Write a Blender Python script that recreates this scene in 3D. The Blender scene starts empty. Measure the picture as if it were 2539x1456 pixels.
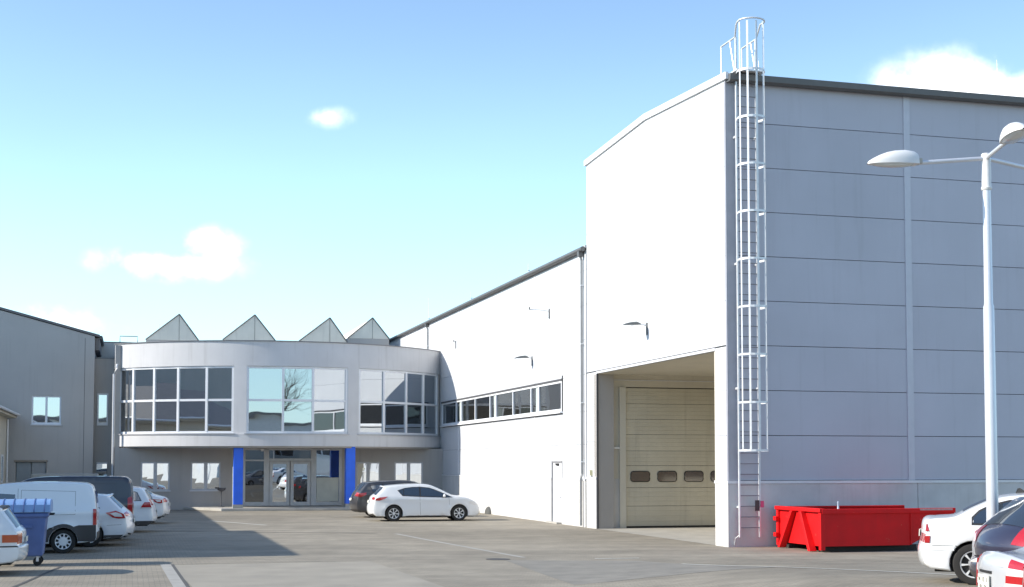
import bpy, bmesh, math, random
from mathutils import Vector, Matrix
from mathutils.geometry import delaunay_2d_cdt
random.seed(7)
R_ = math.radians
SC = bpy.context.scene
COL = SC.collection

# ------------------------------------------------------------------ camera
PITCH = R_(3.0)
cam_d = bpy.data.cameras.new('camera')
cam = bpy.data.objects.new('camera', cam_d); COL.objects.link(cam)
cam.location = (0, 0, 2.35)
cam.rotation_euler = (math.pi/2 + PITCH, 0, 0)
cam_d.sensor_width = 36.0; cam_d.sensor_fit = 'HORIZONTAL'
cam_d.lens = 3400/2539*36
cam_d.shift_y = 0.0960
cam_d.clip_start = 0.2; cam_d.clip_end = 6000
SC.camera = cam

# ------------------------------------------------------------------ sky and sun
SUN_A, SUN_E = R_(11.5), R_(29.0)      # light travels to the right and a little away
world = bpy.data.worlds.new('World'); SC.world = world; world.use_nodes = True
def build_world():
    nt = world.node_tree; N = nt.nodes; L = nt.links
    bg = N['Background']
    sky = N.new('ShaderNodeTexSky'); sky.sky_type = 'NISHITA'; sky.sun_disc = False
    sky.sun_elevation = SUN_E; sky.sun_rotation = -(math.pi/2 + SUN_A)
    sky.air_density = 1.0; sky.dust_density = .25; sky.ozone_density = 2.6; sky.altitude = 100
    tc = N.new('ShaderNodeTexCoord')
    sep = N.new('ShaderNodeSeparateXYZ'); L.new(tc.outputs['Generated'], sep.inputs[0])
    def m(op, a, b=None, c=None):
        n = N.new('ShaderNodeMath'); n.operation = op
        for i, v in enumerate((a, b, c)):
            if v is None: continue
            if isinstance(v, (int, float)): n.inputs[i].default_value = v
            else: L.new(v, n.inputs[i])
        return n.outputs[0]
    az = m('ARCTAN2', sep.outputs[0], sep.outputs[1])
    el = m('ARCSINE', sep.outputs[2])
    nz = N.new('ShaderNodeTexNoise'); nz.inputs['Scale'].default_value = 9; nz.inputs['Detail'].default_value = 9
    nz.inputs['Roughness'].default_value = .56
    L.new(tc.outputs['Generated'], nz.inputs['Vector'])
    nb = N.new('ShaderNodeTexNoise'); nb.inputs['Scale'].default_value = 45; nb.inputs['Detail'].default_value = 6
    L.new(tc.outputs['Generated'], nb.inputs['Vector'])
    total = None
    # cumulus puffs: azimuth, elevation, half extents (degrees), strength
    for ca, ce, ra, re, st in ((-14.2, 8.1, 2.4, .62, .95), (-12.6, 8.9, 1.15, .65, .95), (-7.6, 14.2, 1.0, .45, .42),
                               (17.6, 14.5, 2.3, 1.35, 1.0), (20.8, 14.2, 2.4, .9, .7), (16.0, 13.4, 2.7, .9, .85), (-19.5, 5.5, 4.2, .9, .55),
                               (-40, 16, 7, 1.8, 1), (-62, 22, 6, 2, .8), (38, 17, 6, 1.6, 1), (63, 25, 8, 2, .9), (95, 14, 9, 2, 1),
                               (140, 21, 8, 2, .9), (178, 15, 9, 2.2, 1), (160, 32, 8, 2.5, .7), (-150, 18, 8, 2, .9), (20, 38, 8, 2.5, .7)):
        da = m('DIVIDE', m('SUBTRACT', az, R_(ca)), R_(ra))
        de = m('DIVIDE', m('SUBTRACT', el, R_(ce)), R_(re))
        d2 = m('ADD', m('MULTIPLY', da, da), m('MULTIPLY', de, de))
        g = m('MULTIPLY', m('POWER', 2.718, m('MULTIPLY', d2, -.8)), st)
        total = g if total is None else m('MAXIMUM', total, g)
    nm = m('ADD', m('MULTIPLY', m('SUBTRACT', nz.outputs[0], .5), 2.3), m('MULTIPLY', m('SUBTRACT', nb.outputs[0], .5), 1.5))
    v = m('ADD', total, m('MULTIPLY', nm, m('MINIMUM', m('MULTIPLY', total, 2.2), 1.0)))
    ss = N.new('ShaderNodeMapRange'); ss.interpolation_type = 'SMOOTHSTEP'
    ss.inputs['From Min'].default_value = .16; ss.inputs['From Max'].default_value = 1.15
    L.new(v, ss.inputs['Value'])
    # thin veil, thicker low down
    veil = N.new('ShaderNodeMapRange'); veil.interpolation_type = 'SMOOTHSTEP'
    veil.inputs['From Min'].default_value = 0.0; veil.inputs['From Max'].default_value = R_(20)
    veil.inputs['To Min'].default_value = .50; veil.inputs['To Max'].default_value = .02
    L.new(el, veil.inputs['Value'])
    nv = N.new('ShaderNodeTexNoise'); nv.inputs['Scale'].default_value = 2.2; nv.inputs['Detail'].default_value = 5
    mp = N.new('ShaderNodeMapping'); mp.inputs['Scale'].default_value = (1, 1, 3.2); L.new(tc.outputs['Generated'], mp.inputs[0]); L.new(mp.outputs[0], nv.inputs['Vector'])
    vf = m('MULTIPLY', veil.outputs[0], m('ADD', m('MULTIPLY', nv.outputs[0], 1.1), .45))
    mix0 = N.new('ShaderNodeMixRGB'); L.new(vf, mix0.inputs[0]); L.new(sky.outputs[0], mix0.inputs[1])
    mix0.inputs[2].default_value = (3.7, 6.3, 7.2, 1)
    mix = N.new('ShaderNodeMixRGB'); L.new(ss.outputs[0], mix.inputs[0]); L.new(mix0.outputs[0], mix.inputs[1])
    mix.inputs[2].default_value = (8.2, 8.4, 8.8, 1)
    L.new(mix.outputs[0], bg.inputs[0]); bg.inputs[1].default_value = .15
build_world()
sun_d = bpy.data.lights.new('sun', 'SUN'); sun_d.energy = 3.8; sun_d.angle = R_(.53); sun_d.color = (1, .94, .83)
sun = bpy.data.objects.new('sun', sun_d); COL.objects.link(sun)
SUN_DIR = Vector((math.cos(SUN_A)*math.cos(SUN_E), math.sin(SUN_A)*math.cos(SUN_E), -math.sin(SUN_E)))
sun.rotation_euler = SUN_DIR.to_track_quat('-Z', 'Y').to_euler(); sun.location = (-60, -10, 40)
SC.view_settings.view_transform = 'Standard'; SC.view_settings.look = 'None'
SC.view_settings.exposure = 0.78; SC.view_settings.gamma = 1.0; SC.view_settings.use_curve_mapping = False
SC.render.engine = 'CYCLES'
SC.cycles.max_bounces = 8; SC.cycles.use_denoising = True; SC.cycles.sample_clamp_indirect = 6

# ------------------------------------------------------------------ frame of the yard: O = tower corner, a to the right, b away
TH = R_(15.6); OX, OY = 6.12, 38.83
CA, SA = math.cos(TH), math.sin(TH)
def W3(a, b, z=0.0): return Vector((OX + a*CA - b*SA, OY + a*SA + b*CA, z))
def sst(t): t = max(0, min(1, t)); return t*t*(3-2*t)
def gz(x, y):            # the yard rises gently towards the right foreground
    return .42*sst((35-y)/13)*sst((x-.5)/5.5)*(.42+.58*sst((y-15)/6))

# ------------------------------------------------------------------ materials
MATS = {}
def mat(name, col, rough=.6, metal=0, var=.08, scale=3.0, bump=0.0, bscale=40, coat=0, spec=.5, streak=0.0, streak_col=None, dirt=0.0, detail=5):
    if name in MATS: return MATS[name]
    m = bpy.data.materials.new(name); m.use_nodes = True; MATS[name] = m
    nt = m.node_tree; N = nt.nodes; L = nt.links; b = N['Principled BSDF']
    b.inputs['Roughness'].default_value = rough; b.inputs['Metallic'].default_value = metal
    b.inputs['Specular IOR Level'].default_value = spec
    if coat: b.inputs['Coat Weight'].default_value = coat; b.inputs['Coat Roughness'].default_value = .05
    tc = N.new('ShaderNodeTexCoord')
    geo = N.new('ShaderNodeNewGeometry')
    nz = N.new('ShaderNodeTexNoise'); nz.inputs['Scale'].default_value = scale; nz.inputs['Detail'].default_value = detail
    L.new(geo.outputs['Position'], nz.inputs['Vector'])
    mr = N.new('ShaderNodeMapRange'); mr.inputs['From Min'].default_value = .25; mr.inputs['From Max'].default_value = .75
    mr.inputs['To Min'].default_value = 1-var; mr.inputs['To Max'].default_value = 1+var
    L.new(nz.outputs[0], mr.inputs['Value'])
    oi = N.new('ShaderNodeObjectInfo')
    rr = N.new('ShaderNodeMapRange'); rr.inputs['To Min'].default_value = 1-var*.35; rr.inputs['To Max'].default_value = 1+var*.35
    L.new(oi.outputs['Random'], rr.inputs['Value'])
    mm = N.new('ShaderNodeMath'); mm.operation = 'MULTIPLY'; L.new(mr.outputs[0], mm.inputs[0]); L.new(rr.outputs[0], mm.inputs[1])
    mx = N.new('ShaderNodeMixRGB'); mx.blend_type = 'MULTIPLY'; mx.inputs[0].default_value = 1
    mx.inputs[1].default_value = (*col, 1); L.new(mm.outputs[0], mx.inputs[2])
    out = mx.outputs[0]
    if streak:
        mp = N.new('ShaderNodeMapping'); mp.inputs['Scale'].default_value = (2.6, 2.6, .16); L.new(geo.outputs['Position'], mp.inputs[0])
        n2 = N.new('ShaderNodeTexNoise'); n2.inputs['Scale'].default_value = 1.6; n2.inputs['Detail'].default_value = 6; n2.inputs['Roughness'].default_value = .65
        L.new(mp.outputs[0], n2.inputs['Vector'])
        r2 = N.new('ShaderNodeMapRange'); r2.interpolation_type = 'SMOOTHSTEP'; r2.inputs['From Min'].default_value = .5; r2.inputs['From Max'].default_value = .78
        r2.inputs['To Max'].default_value = streak; L.new(n2.outputs[0], r2.inputs['Value'])
        m2 = N.new('ShaderNodeMixRGB'); L.new(r2.outputs[0], m2.inputs[0]); L.new(out, m2.inputs[1])
        m2.inputs[2].default_value = (*(streak_col or (col[0]*.55, col[1]*.53, col[2]*.5)), 1); out = m2.outputs[0]
    if dirt:    # chips and scuffs
        n3 = N.new('ShaderNodeTexNoise'); n3.inputs['Scale'].default_value = 7; n3.inputs['Detail'].default_value = 8; n3.inputs['Roughness'].default_value = .7
        L.new(geo.outputs['Position'], n3.inputs['Vector'])
        r3 = N.new('ShaderNodeMapRange'); r3.inputs['From Min'].default_value = .665; r3.inputs['From Max'].default_value = .70; r3.inputs['To Max'].default_value = dirt
        L.new(n3.outputs[0], r3.inputs['Value'])
        m3 = N.new('ShaderNodeMixRGB'); L.new(r3.outputs[0], m3.inputs[0]); L.new(out, m3.inputs[1]); m3.inputs[2].default_value = (.52, .26, .16, 1); out = m3.outputs[0]
    L.new(out, b.inputs['Base Color'])
    rv = N.new('ShaderNodeMapRange'); rv.inputs['To Min'].default_value = max(0.02, rough*.85); rv.inputs['To Max'].default_value = min(1, rough*1.15)
    L.new(nz.outputs[0], rv.inputs['Value']); L.new(rv.outputs[0], b.inputs['Roughness'])
    if bump:
        nb = N.new('ShaderNodeTexNoise'); nb.inputs['Scale'].default_value = bscale; nb.inputs['Detail'].default_value = 6
        L.new(geo.outputs['Position'], nb.inputs['Vector'])
        bp = N.new('ShaderNodeBump'); bp.inputs['Strength'].default_value = bump; bp.inputs['Distance'].default_value = .02
        L.new(nb.outputs[0], bp.inputs['Height']); L.new(bp.outputs[0], b.inputs['Normal'])
    return m
def glass(name, dark, refl=.5, tint=(.9, .95, 1), wav=.022, rough=.012):
    if name in MATS: return MATS[name]
    m = bpy.data.materials.new(name); m.use_nodes = True; MATS[name] = m
    nt = m.node_tree; N = nt.nodes; L = nt.links
    for n in list(N): N.remove(n)
    o = N.new('ShaderNodeOutputMaterial'); mix = N.new('ShaderNodeMixShader'); d = N.new('ShaderNodeBsdfDiffuse'); g = N.new('ShaderNodeBsdfGlossy')
    d.inputs[0].default_value = (*dark, 1); g.inputs[0].default_value = (*tint, 1); g.inputs['Roughness'].default_value = rough
    lw = N.new('ShaderNodeLayerWeight'); lw.inputs[0].default_value = .25
    mr = N.new('ShaderNodeMapRange'); mr.inputs['To Min'].default_value = refl; mr.inputs['To Max'].default_value = .98
    L.new(lw.outputs['Fresnel'], mr.inputs['Value']); L.new(mr.outputs[0], mix.inputs[0])
    L.new(d.outputs[0], mix.inputs[1]); L.new(g.outputs[0], mix.inputs[2]); L.new(mix.outputs[0], o.inputs[0])
    if wav:
        geo = N.new('ShaderNodeNewGeometry'); nz = N.new('ShaderNodeTexNoise'); nz.inputs['Scale'].default_value = .9; nz.inputs['Detail'].default_value = 1
        L.new(geo.outputs['Position'], nz.inputs['Vector'])
        bp = N.new('ShaderNodeBump'); bp.inputs['Strength'].default_value = wav; bp.inputs['Distance'].default_value = .1
        L.new(nz.outputs[0], bp.inputs['Height']); L.new(bp.outputs[0], g.inputs['Normal'])
    return m

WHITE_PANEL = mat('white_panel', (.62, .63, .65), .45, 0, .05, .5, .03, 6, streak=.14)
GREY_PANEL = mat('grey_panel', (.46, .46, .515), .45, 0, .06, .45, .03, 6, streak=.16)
JOINT = mat('joint_rubber', (.08, .08, .085), .8)
TRIM = mat('light_trim', (.66, .66, .68), .4, .1, .05)
TRIM2 = mat('white_trim', (.78, .78, .79), .4, 0, .04)
PLINTH = mat('plinth_concrete', (.56, .55, .54), .85, 0, .12, 1.4, .25, 60, streak=.3)
GUTTER = mat('gutter_grey', (.13, .13, .13), .5, .3, .1)
RENDER_GREY = mat('render_grey', (.41, .385, .36), .85, 0, .06, .7, .12, 90, streak=.22)
RENDER_LIGHT = mat('render_light', (.62, .61, .61), .85, 0, .07, .7, .12, 90, streak=.34)
RENDER_LEFT = mat('render_left', (.48, .455, .425), .88, 0, .06, .5, .12, 90, streak=.2)
RENDER_CREAM = mat('render_cream', (.60, .56, .46), .88, 0, .08, .6, .12, 90, streak=.25)
CREAM_DOOR = mat('cream_door', (.55, .51, .41), .5, 0, .07, 1.0, .06, 18, streak=.35)
CREAM_WALL = mat('cream_wall', (.58, .54, .45), .7, 0, .06, .8, .1, 60, streak=.2)
BLUE = mat('blue_paint', (.03, .15, .82), .5, 0, .10, 2.0, .08, 50, streak=.15)
ALU = mat('aluminium', (.62, .63, .65), .35, .55, .06)
FRAME_W = mat('white_frame', (.76, .77, .79), .35, 0, .04)
STEEL = mat('galvanised_steel', (.70, .71, .72), .45, .35, .1, 8, .1, 30)
ROOF_DARK = mat('roof_membrane', (.16, .16, .165), .8, 0, .15)
ROOF_TILE = mat('roof_sheet', (.17, .16, .16), .7, 0, .15)
SKYL = mat('skylight_cladding', (.74, .70, .60), .7, 0, .08, 1.2, .05, 30, streak=.3)
GLASS_OFF = glass('office_glass', (.018, .021, .024), .50)
GLASS_WING = glass('strip_glass', (.020, .019, .016), .14, wav=.03)
GLASS_GF = glass('ground_floor_glass', (.03, .03, .03), .62)
GLASS_ENT = glass('entrance_glass', (.018, .016, .015), .16)
GLASS_CAR = glass('car_glass', (.016, .019, .02), .14, wav=0)
GLASS_REAR = glass('rear_glass', (.02, .02, .02), .18, wav=0)
LENS_DOOR = glass('door_light', (.07, .045, .04), .10, wav=0, rough=.08)
RED_SKIP = mat('red_skip_paint', (.62, .006, .008), .55, 0, .12, 2.2, .12, 14, dirt=.5, streak=.3, streak_col=(.30, .008, .010), spec=.25)
BLACK_PL = mat('black_plastic', (.022, .021, .021), .55, 0, .15)
CLAD_PL = mat('cladding_plastic', (.05, .045, .043), .6, 0, .15)
RUBBER = mat('tyre_rubber', (.022, .021, .020), .85, 0, .2, 8, .2, 60)
RIM = mat('rim_silver', (.74, .74, .74), .35, .2, .05)
RIM_DARK = mat('rim_shadow', (.02, .02, .02), .7)
RED_LENS = mat('red_lens', (.42, .008, .012), .12, 0, .12, 30, coat=1)
CLEAR_LENS = mat('clear_lens', (.72, .70, .68), .12, 0, .06, coat=1)
ORANGE_LENS = mat('orange_lens', (.50, .09, .03), .15, 0, .1, coat=1)
CHROME = mat('chrome', (.75, .75, .76), .12, 1.0, .03)
PLATE = mat('plate_white', (.72, .71, .64), .4, 0, .04)
INK = mat('plate_ink', (.02, .02, .02), .5)
BIN_BLUE = mat('bin_blue', (.085, .14, .33), .5, 0, .12, 4, .08, 20, streak=.15)
BIN_LID = mat('bin_lid_blue', (.20, .34, .60), .45, 0, .1, 4, .08, 20)
PINK = mat('pink_sticker', (.55, .06, .16), .5)
CONC = mat('pale_concrete', (.42, .40, .36), .9, 0, .15, 2, .3, 50, streak=.3)
LAMP_W = mat('lamp_white', (.72, .71, .69), .4, 0, .04)
LAMP_U = mat('lamp_underside', (.40, .38, .34), .5, 0, .06)
LAMP_G = mat('lamp_lens', (.62, .64, .64), .15, 0, .04, coat=.6)
POLE = mat('pole_paint', (.66, .67, .70), .35, .35, .05)
LINE = mat('worn_line_paint', (.62, .60, .54), .8, 0, .25, 9, .1, 90)
BARK = mat('bark', (.07, .055, .045), .9, 0, .3, 5)
def paint(name, col, metal=0.0, coat=1.0, rough=.35): return mat(name, col, rough, metal, .03, 1.0, coat=coat)

# ------------------------------------------------------------------ object helpers
def tag(o, label, cat, group=None):
    o['label'] = label; o['category'] = cat
    if group: o['group'] = group
    return o
def thing(name, label, cat, loc=(0, 0, 0), rz=0.0, group=None):
    o = bpy.data.objects.new(name, None); COL.objects.link(o); o.location = loc; o.rotation_euler = (0, 0, rz); o.empty_display_size = .3
    return tag(o, label, cat, group)
def link(name, me, parent=None):
    o = bpy.data.objects.new(name, me); COL.objects.link(o)
    if parent is not None: o.parent = parent
    return o
class MB:
    def __init__(s): s.v = []; s.f = []
    def add(s, vs, fs):
        n = len(s.v); s.v += [tuple(p) for p in vs]; s.f += [tuple(i+n for i in f) for f in fs]; return s
    def box(s, x0, x1, y0, y1, z0, z1):
        return s.add([(x0,y0,z0),(x1,y0,z0),(x1,y1,z0),(x0,y1,z0),(x0,y0,z1),(x1,y0,z1),(x1,y1,z1),(x0,y1,z1)],
                     [(3,2,1,0),(4,5,6,7),(0,1,5,4),(1,2,6,5),(2,3,7,6),(3,0,4,7)])
    def prism(s, poly, h0, h1, axis='z'):       # poly in the two other axes
        n = len(poly)
        def p(q, h): return (q[0], q[1], h) if axis == 'z' else ((q[0], h, q[1]) if axis == 'y' else (h, q[0], q[1]))
        return s.add([p(q, h0) for q in poly]+[p(q, h1) for q in poly],
                     [tuple(range(n))[::-1], tuple(range(n, 2*n))]+[(i, (i+1) % n, n+(i+1) % n, n+i) for i in range(n)])
    def tube(s, pts, r, n=8, closed=False, flat=None):
        pts = [Vector(p) for p in pts]; rings = []; m = len(pts)
        for i, p in enumerate(pts):
            d = (pts[(i+1) % m]-pts[i-1]) if closed else (pts[min(i+1, m-1)]-pts[max(i-1, 0)])
            d.normalize(); u = d.cross(Vector((0, 0, 1)))
            if u.length < .05: u = d.cross(Vector((0, 1, 0)))
            u.normalize(); w = u.cross(d).normalized(); rr = r[i] if isinstance(r, (list, tuple)) else r
            fl = flat or (1, 1)
            rings.append([p + u*math.cos(6.28318*k/n)*rr*fl[0] + w*math.sin(6.28318*k/n)*rr*fl[1] for k in range(n)])
        vs = [q for g in rings for q in g]; fs = []
        for i in range(m if closed else m-1):
            for k in range(n):
                j = (i+1) % m; fs.append((i*n+k, i*n+(k+1) % n, j*n+(k+1) % n, j*n+k))
        if not closed: fs += [tuple(range(n))[::-1], tuple(range((m-1)*n, m*n))]
        return s.add(vs, fs)
    def lathe(s, prof, n=24, axis='y', c=(0, 0, 0), caps=True):   # prof: (r, h)
        vs = []; fs = []; m = len(prof)
        for r, h in prof:
            for k in range(n):
                t = 6.28318530718*k/n; x, y = r*math.cos(t), r*math.sin(t)
                vs.append((c[0]+x, c[1]+h, c[2]+y) if axis == 'y' else (c[0]+x, c[1]+y, c[2]+h))
        for i in range(m-1):
            for k in range(n): fs.append((i*n+k, i*n+(k+1) % n, (i+1)*n+(k+1) % n, (i+1)*n+k))
        if caps: fs += [tuple(range(n))[::-1], tuple(range((m-1)*n, m*n))]
        return s.add(vs, fs)
    def mesh(s, name, m, smooth=None):
        me = bpy.data.meshes.new(name); me.from_pydata(s.v, [], s.f)
        bm = bmesh.new(); bm.from_mesh(me); bmesh.ops.recalc_face_normals(bm, faces=bm.faces); bm.to_mesh(me); bm.free()
        me.materials.append(m)
        if smooth:
            me.polygons.foreach_set('use_smooth', [True]*len(me.polygons)); me.set_sharp_from_angle(angle=R_(smooth))
        return me
    def build(s, name, m, parent=None, smooth=None, bevel=0):
        o = link(name, s.mesh(name, m, smooth), parent)
        if bevel:
            b = o.modifiers.new('bevel', 'BEVEL'); b.width = bevel; b.segments = 2; b.limit_method = 'ANGLE'; b.angle_limit = R_(50)
        return o
def bxp(name, m, parent, *d, bevel=0): return MB().box(*d).build(name, m, parent, bevel=bevel)

# ------------------------------------------------------------------ ground
def ground_mat():
    m = bpy.data.materials.new('yard_paving'); m.use_nodes = True
    nt = m.node_tree; N = nt.nodes; L = nt.links; b = N['Principled BSDF']
    geo = N.new('ShaderNodeNewGeometry')
    rot = N.new('ShaderNodeMapping'); rot.inputs['Rotation'].default_value = (0, 0, -TH); L.new(geo.outputs['Position'], rot.inputs[0])
    br = N.new('ShaderNodeTexBrick'); br.inputs['Scale'].default_value = 1.0
    br.inputs['Brick Width'].default_value = .21; br.inputs['Row Height'].default_value = .105; br.inputs['Mortar Size'].default_value = .006
    br.inputs['Color1'].default_value = (.288, .254, .200, 1); br.inputs['Color2'].default_value = (.340, .298, .233, 1); br.inputs['Mortar'].default_value = (.17, .16, .14, 1)
    L.new(rot.outputs[0], br.inputs['Vector'])
    def noise(sc, det, v=geo.outputs['Position'], r=.5):
        n = N.new('ShaderNodeTexNoise'); n.inputs['Scale'].default_value = sc; n.inputs['Detail'].default_value = det; n.inputs['Roughness'].default_value = r
        L.new(v, n.inputs['Vector']); return n.outputs[0]
    def rng(v, a, c, d, e):
        n = N.new('ShaderNodeMapRange'); n.interpolation_type = 'SMOOTHSTEP'
        for k, x in zip(('From Min', 'From Max', 'To Min', 'To Max'), (a, c, d, e)): n.inputs[k].default_value = x
        L.new(v, n.inputs['Value']); return n.outputs[0]
    def mul(c, f):
        n = N.new('ShaderNodeMixRGB'); n.blend_type = 'MULTIPLY'; n.inputs[0].default_value = 1; L.new(c, n.inputs[1]); L.new(f, n.inputs[2]); return n.outputs[0]
    col = mul(br.outputs[0], rng(noise(.12, 6), .3, .7, .84, 1.12))
    col = mul(col, rng(noise(.75, 8, r=.6), .3, .75, .86, 1.10))
    st = N.new('ShaderNodeMapping'); st.inputs['Rotation'].default_value = (0, 0, R_(-4)); st.inputs['Scale'].default_value = (.08, .9, 1); L.new(geo.outputs['Position'], st.inputs[0])
    col = mul(col, rng(noise(1.0, 6, st.outputs[0]), .35, .7, .88, 1.06))        # faint wheel tracks
    spots = rng(noise(1.7, 4, r=.6), .70, .80, 0, .45)
    mx = N.new('ShaderNodeMixRGB'); L.new(spots, mx.inputs[0]); L.new(col, mx.inputs[1]); mx.inputs[2].default_value = (.10, .095, .085, 1)
    L.new(mx.outputs[0], b.inputs['Base Color'])
    b.inputs['Roughness'].default_value = .86; b.inputs['Specular IOR Level'].default_value = .3
    bp = N.new('ShaderNodeBump'); bp.inputs['Strength'].default_value = .35; bp.inputs['Distance'].default_value = .012; L.new(br.outputs['Fac'], bp.inputs['Height']); bp.invert = True
    bp2 = N.new('ShaderNodeBump'); bp2.inputs['Strength'].default_value = .25; bp2.inputs['Distance'].default_value = .02; L.new(noise(28, 5), bp2.inputs['Height']); L.new(bp.outputs[0], bp2.inputs['Normal'])
    L.new(bp2.outputs[0], b.inputs['Normal'])
    return m
GROUND = ground_mat()
def build_ground():
    xs = [-3000, -600, -150] + list(range(-60, -2, 2)) + [-2+.5*k for k in range(25)] + list(range(12, 62, 2)) + [150, 600, 3000]
    ys = [-3000, -600, -150] + list(range(-60, 20, 2)) + [20+.5*k for k in range(34)] + list(range(38, 122, 2)) + [220, 700, 3000]
    mb = MB(); n = len(xs)
    mb.v = [(x, y, gz(x, y)) for y in ys for x in xs]
    mb.f = [(j*n+i, j*n+i+1, (j+1)*n+i+1, (j+1)*n+i) for j in range(len(ys)-1) for i in range(n-1)]
    g = mb.build('ground', GROUND, smooth=40); g['kind'] = 'structure'
    def strip(name, pts, w, m, lift=.009, step=.5):
        mb = MB(); P = []
        for i in range(len(pts)-1):
            a, c = Vector(pts[i]), Vector(pts[i+1]); k = max(1, int((c-a).length/step))
            P += [a.lerp(c, j/k) for j in range(k)]
        P.append(Vector(pts[-1])); vs = []
        for i, p in enumerate(P):
            d = (P[min(i+1, len(P)-1)]-P[max(i-1, 0)]).normalized(); nn = Vector((-d.y, d.x))*w/2
            for q in (p+nn, p-nn): vs.append((q.x, q.y, gz(q.x, q.y)+lift))
        mb.add(vs, [(2*i, 2*i+1, 2*i+3, 2*i+2) for i in range(len(P)-1)])
        o = mb.build(name, m); o['kind'] = 'structure'; return o
    CH = mat('channel_dark', (.09, .085, .08), .9)
    KERB = mat('kerb_strip', (.33, .315, .285), .9, 0, .15, 3, .2, 60)
    strip('parking_line', [(3.9, 31.67), (5.3, 29.3), (6.64, 26.39), (8.2, 23.6)], .11, LINE)
    strip('parking_line', [(2.05, 34.07), (3.16, 34.22)], .12, LINE)
    strip('parking_line', [(-12.42, 56.55), (-9.37, 52.49)], .14, LINE)
    strip('drainage_channel', [(-12.6, 48.0), (-9.2, 47.25), (-4.55, 46.43)], .10, CH)
    strip('kerb_strip', [(-3.9, 46.2), (-2.4, 41.9), (-.76, 37.39), (.3, 34.5)], .16, KERB, .005)
    strip('kerb_strip', [(-8.09, 32.17), (-6.34, 26.31), (-4.6, 20.5)], .24, KERB, .005)
    strip('drainage_channel', [(-7.93, 32.17), (-6.18, 26.31), (-4.44, 20.5)], .07, CH, .006)
    strip('drainage_channel', [(-13.5, 31.0), (-10.42, 31.54), (-8.1, 31.95)], .06, CH, .005)
    strip('drainage_channel', [(-10.3, 31.5), (-9.6, 27.0), (-9.0, 23.0)], .08, CH, .008)
    strip('drainage_channel', [(-8.0, 32.1), (-3.2, 33.6)], .03, CH, .005)
    strip('kerb_strip', [W3(-4.5, 25.5).to_2d(), W3(-.2, 25.4).to_2d()], .10, KERB, .005)
    # paler apron and darker repaired patches
    APR = mat('concrete_apron', (.37, .345, .30), .9, 0, .14, 1.1, .15, 50)
    TAR = mat('asphalt_patch', (.215, .198, .168), .9, 0, .2, 1.6, .25, 60)
    def sheet(name, poly, m, lift):
        mb = MB(); n = 24; vs = []
        (x0, y0), (x1, y1), (x2, y2), (x3, y3) = poly
        for j in range(n+1):
            for i in range(n+1):
                u, v = i/n, j/n; x = (1-v)*((1-u)*x0+u*x1)+v*((1-u)*x3+u*x2); y = (1-v)*((1-u)*y0+u*y1)+v*((1-u)*y3+u*y2)
                vs.append((x, y, gz(x, y)+lift))
        mb.add(vs, [(j*(n+1)+i, j*(n+1)+i+1, (j+1)*(n+1)+i+1, (j+1)*(n+1)+i) for j in range(n) for i in range(n)])
        o = mb.build(name, m, smooth=40); o['kind'] = 'structure'
    sheet('concrete_apron', [W3(-.02, .9).to_2d(), W3(7, .9).to_2d(), W3(7, 11.6).to_2d(), W3(-.02, 11.6).to_2d()], APR, .004)
    sheet('asphalt_patch', [(-.2, 33.6), (3.1, 33.2), (5.5, 28.6), (1.2, 26.6)], TAR, .0040)
    sheet('asphalt_patch', [(-6.0, 26.0), (-7.9, 31.9), (-3.4, 33.2), (-1.2, 26.0)], mat('pale_paving', (.318, .285, .230), .9, 0, .14, 1.1, .2, 50), .0035)
build_ground()

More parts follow.
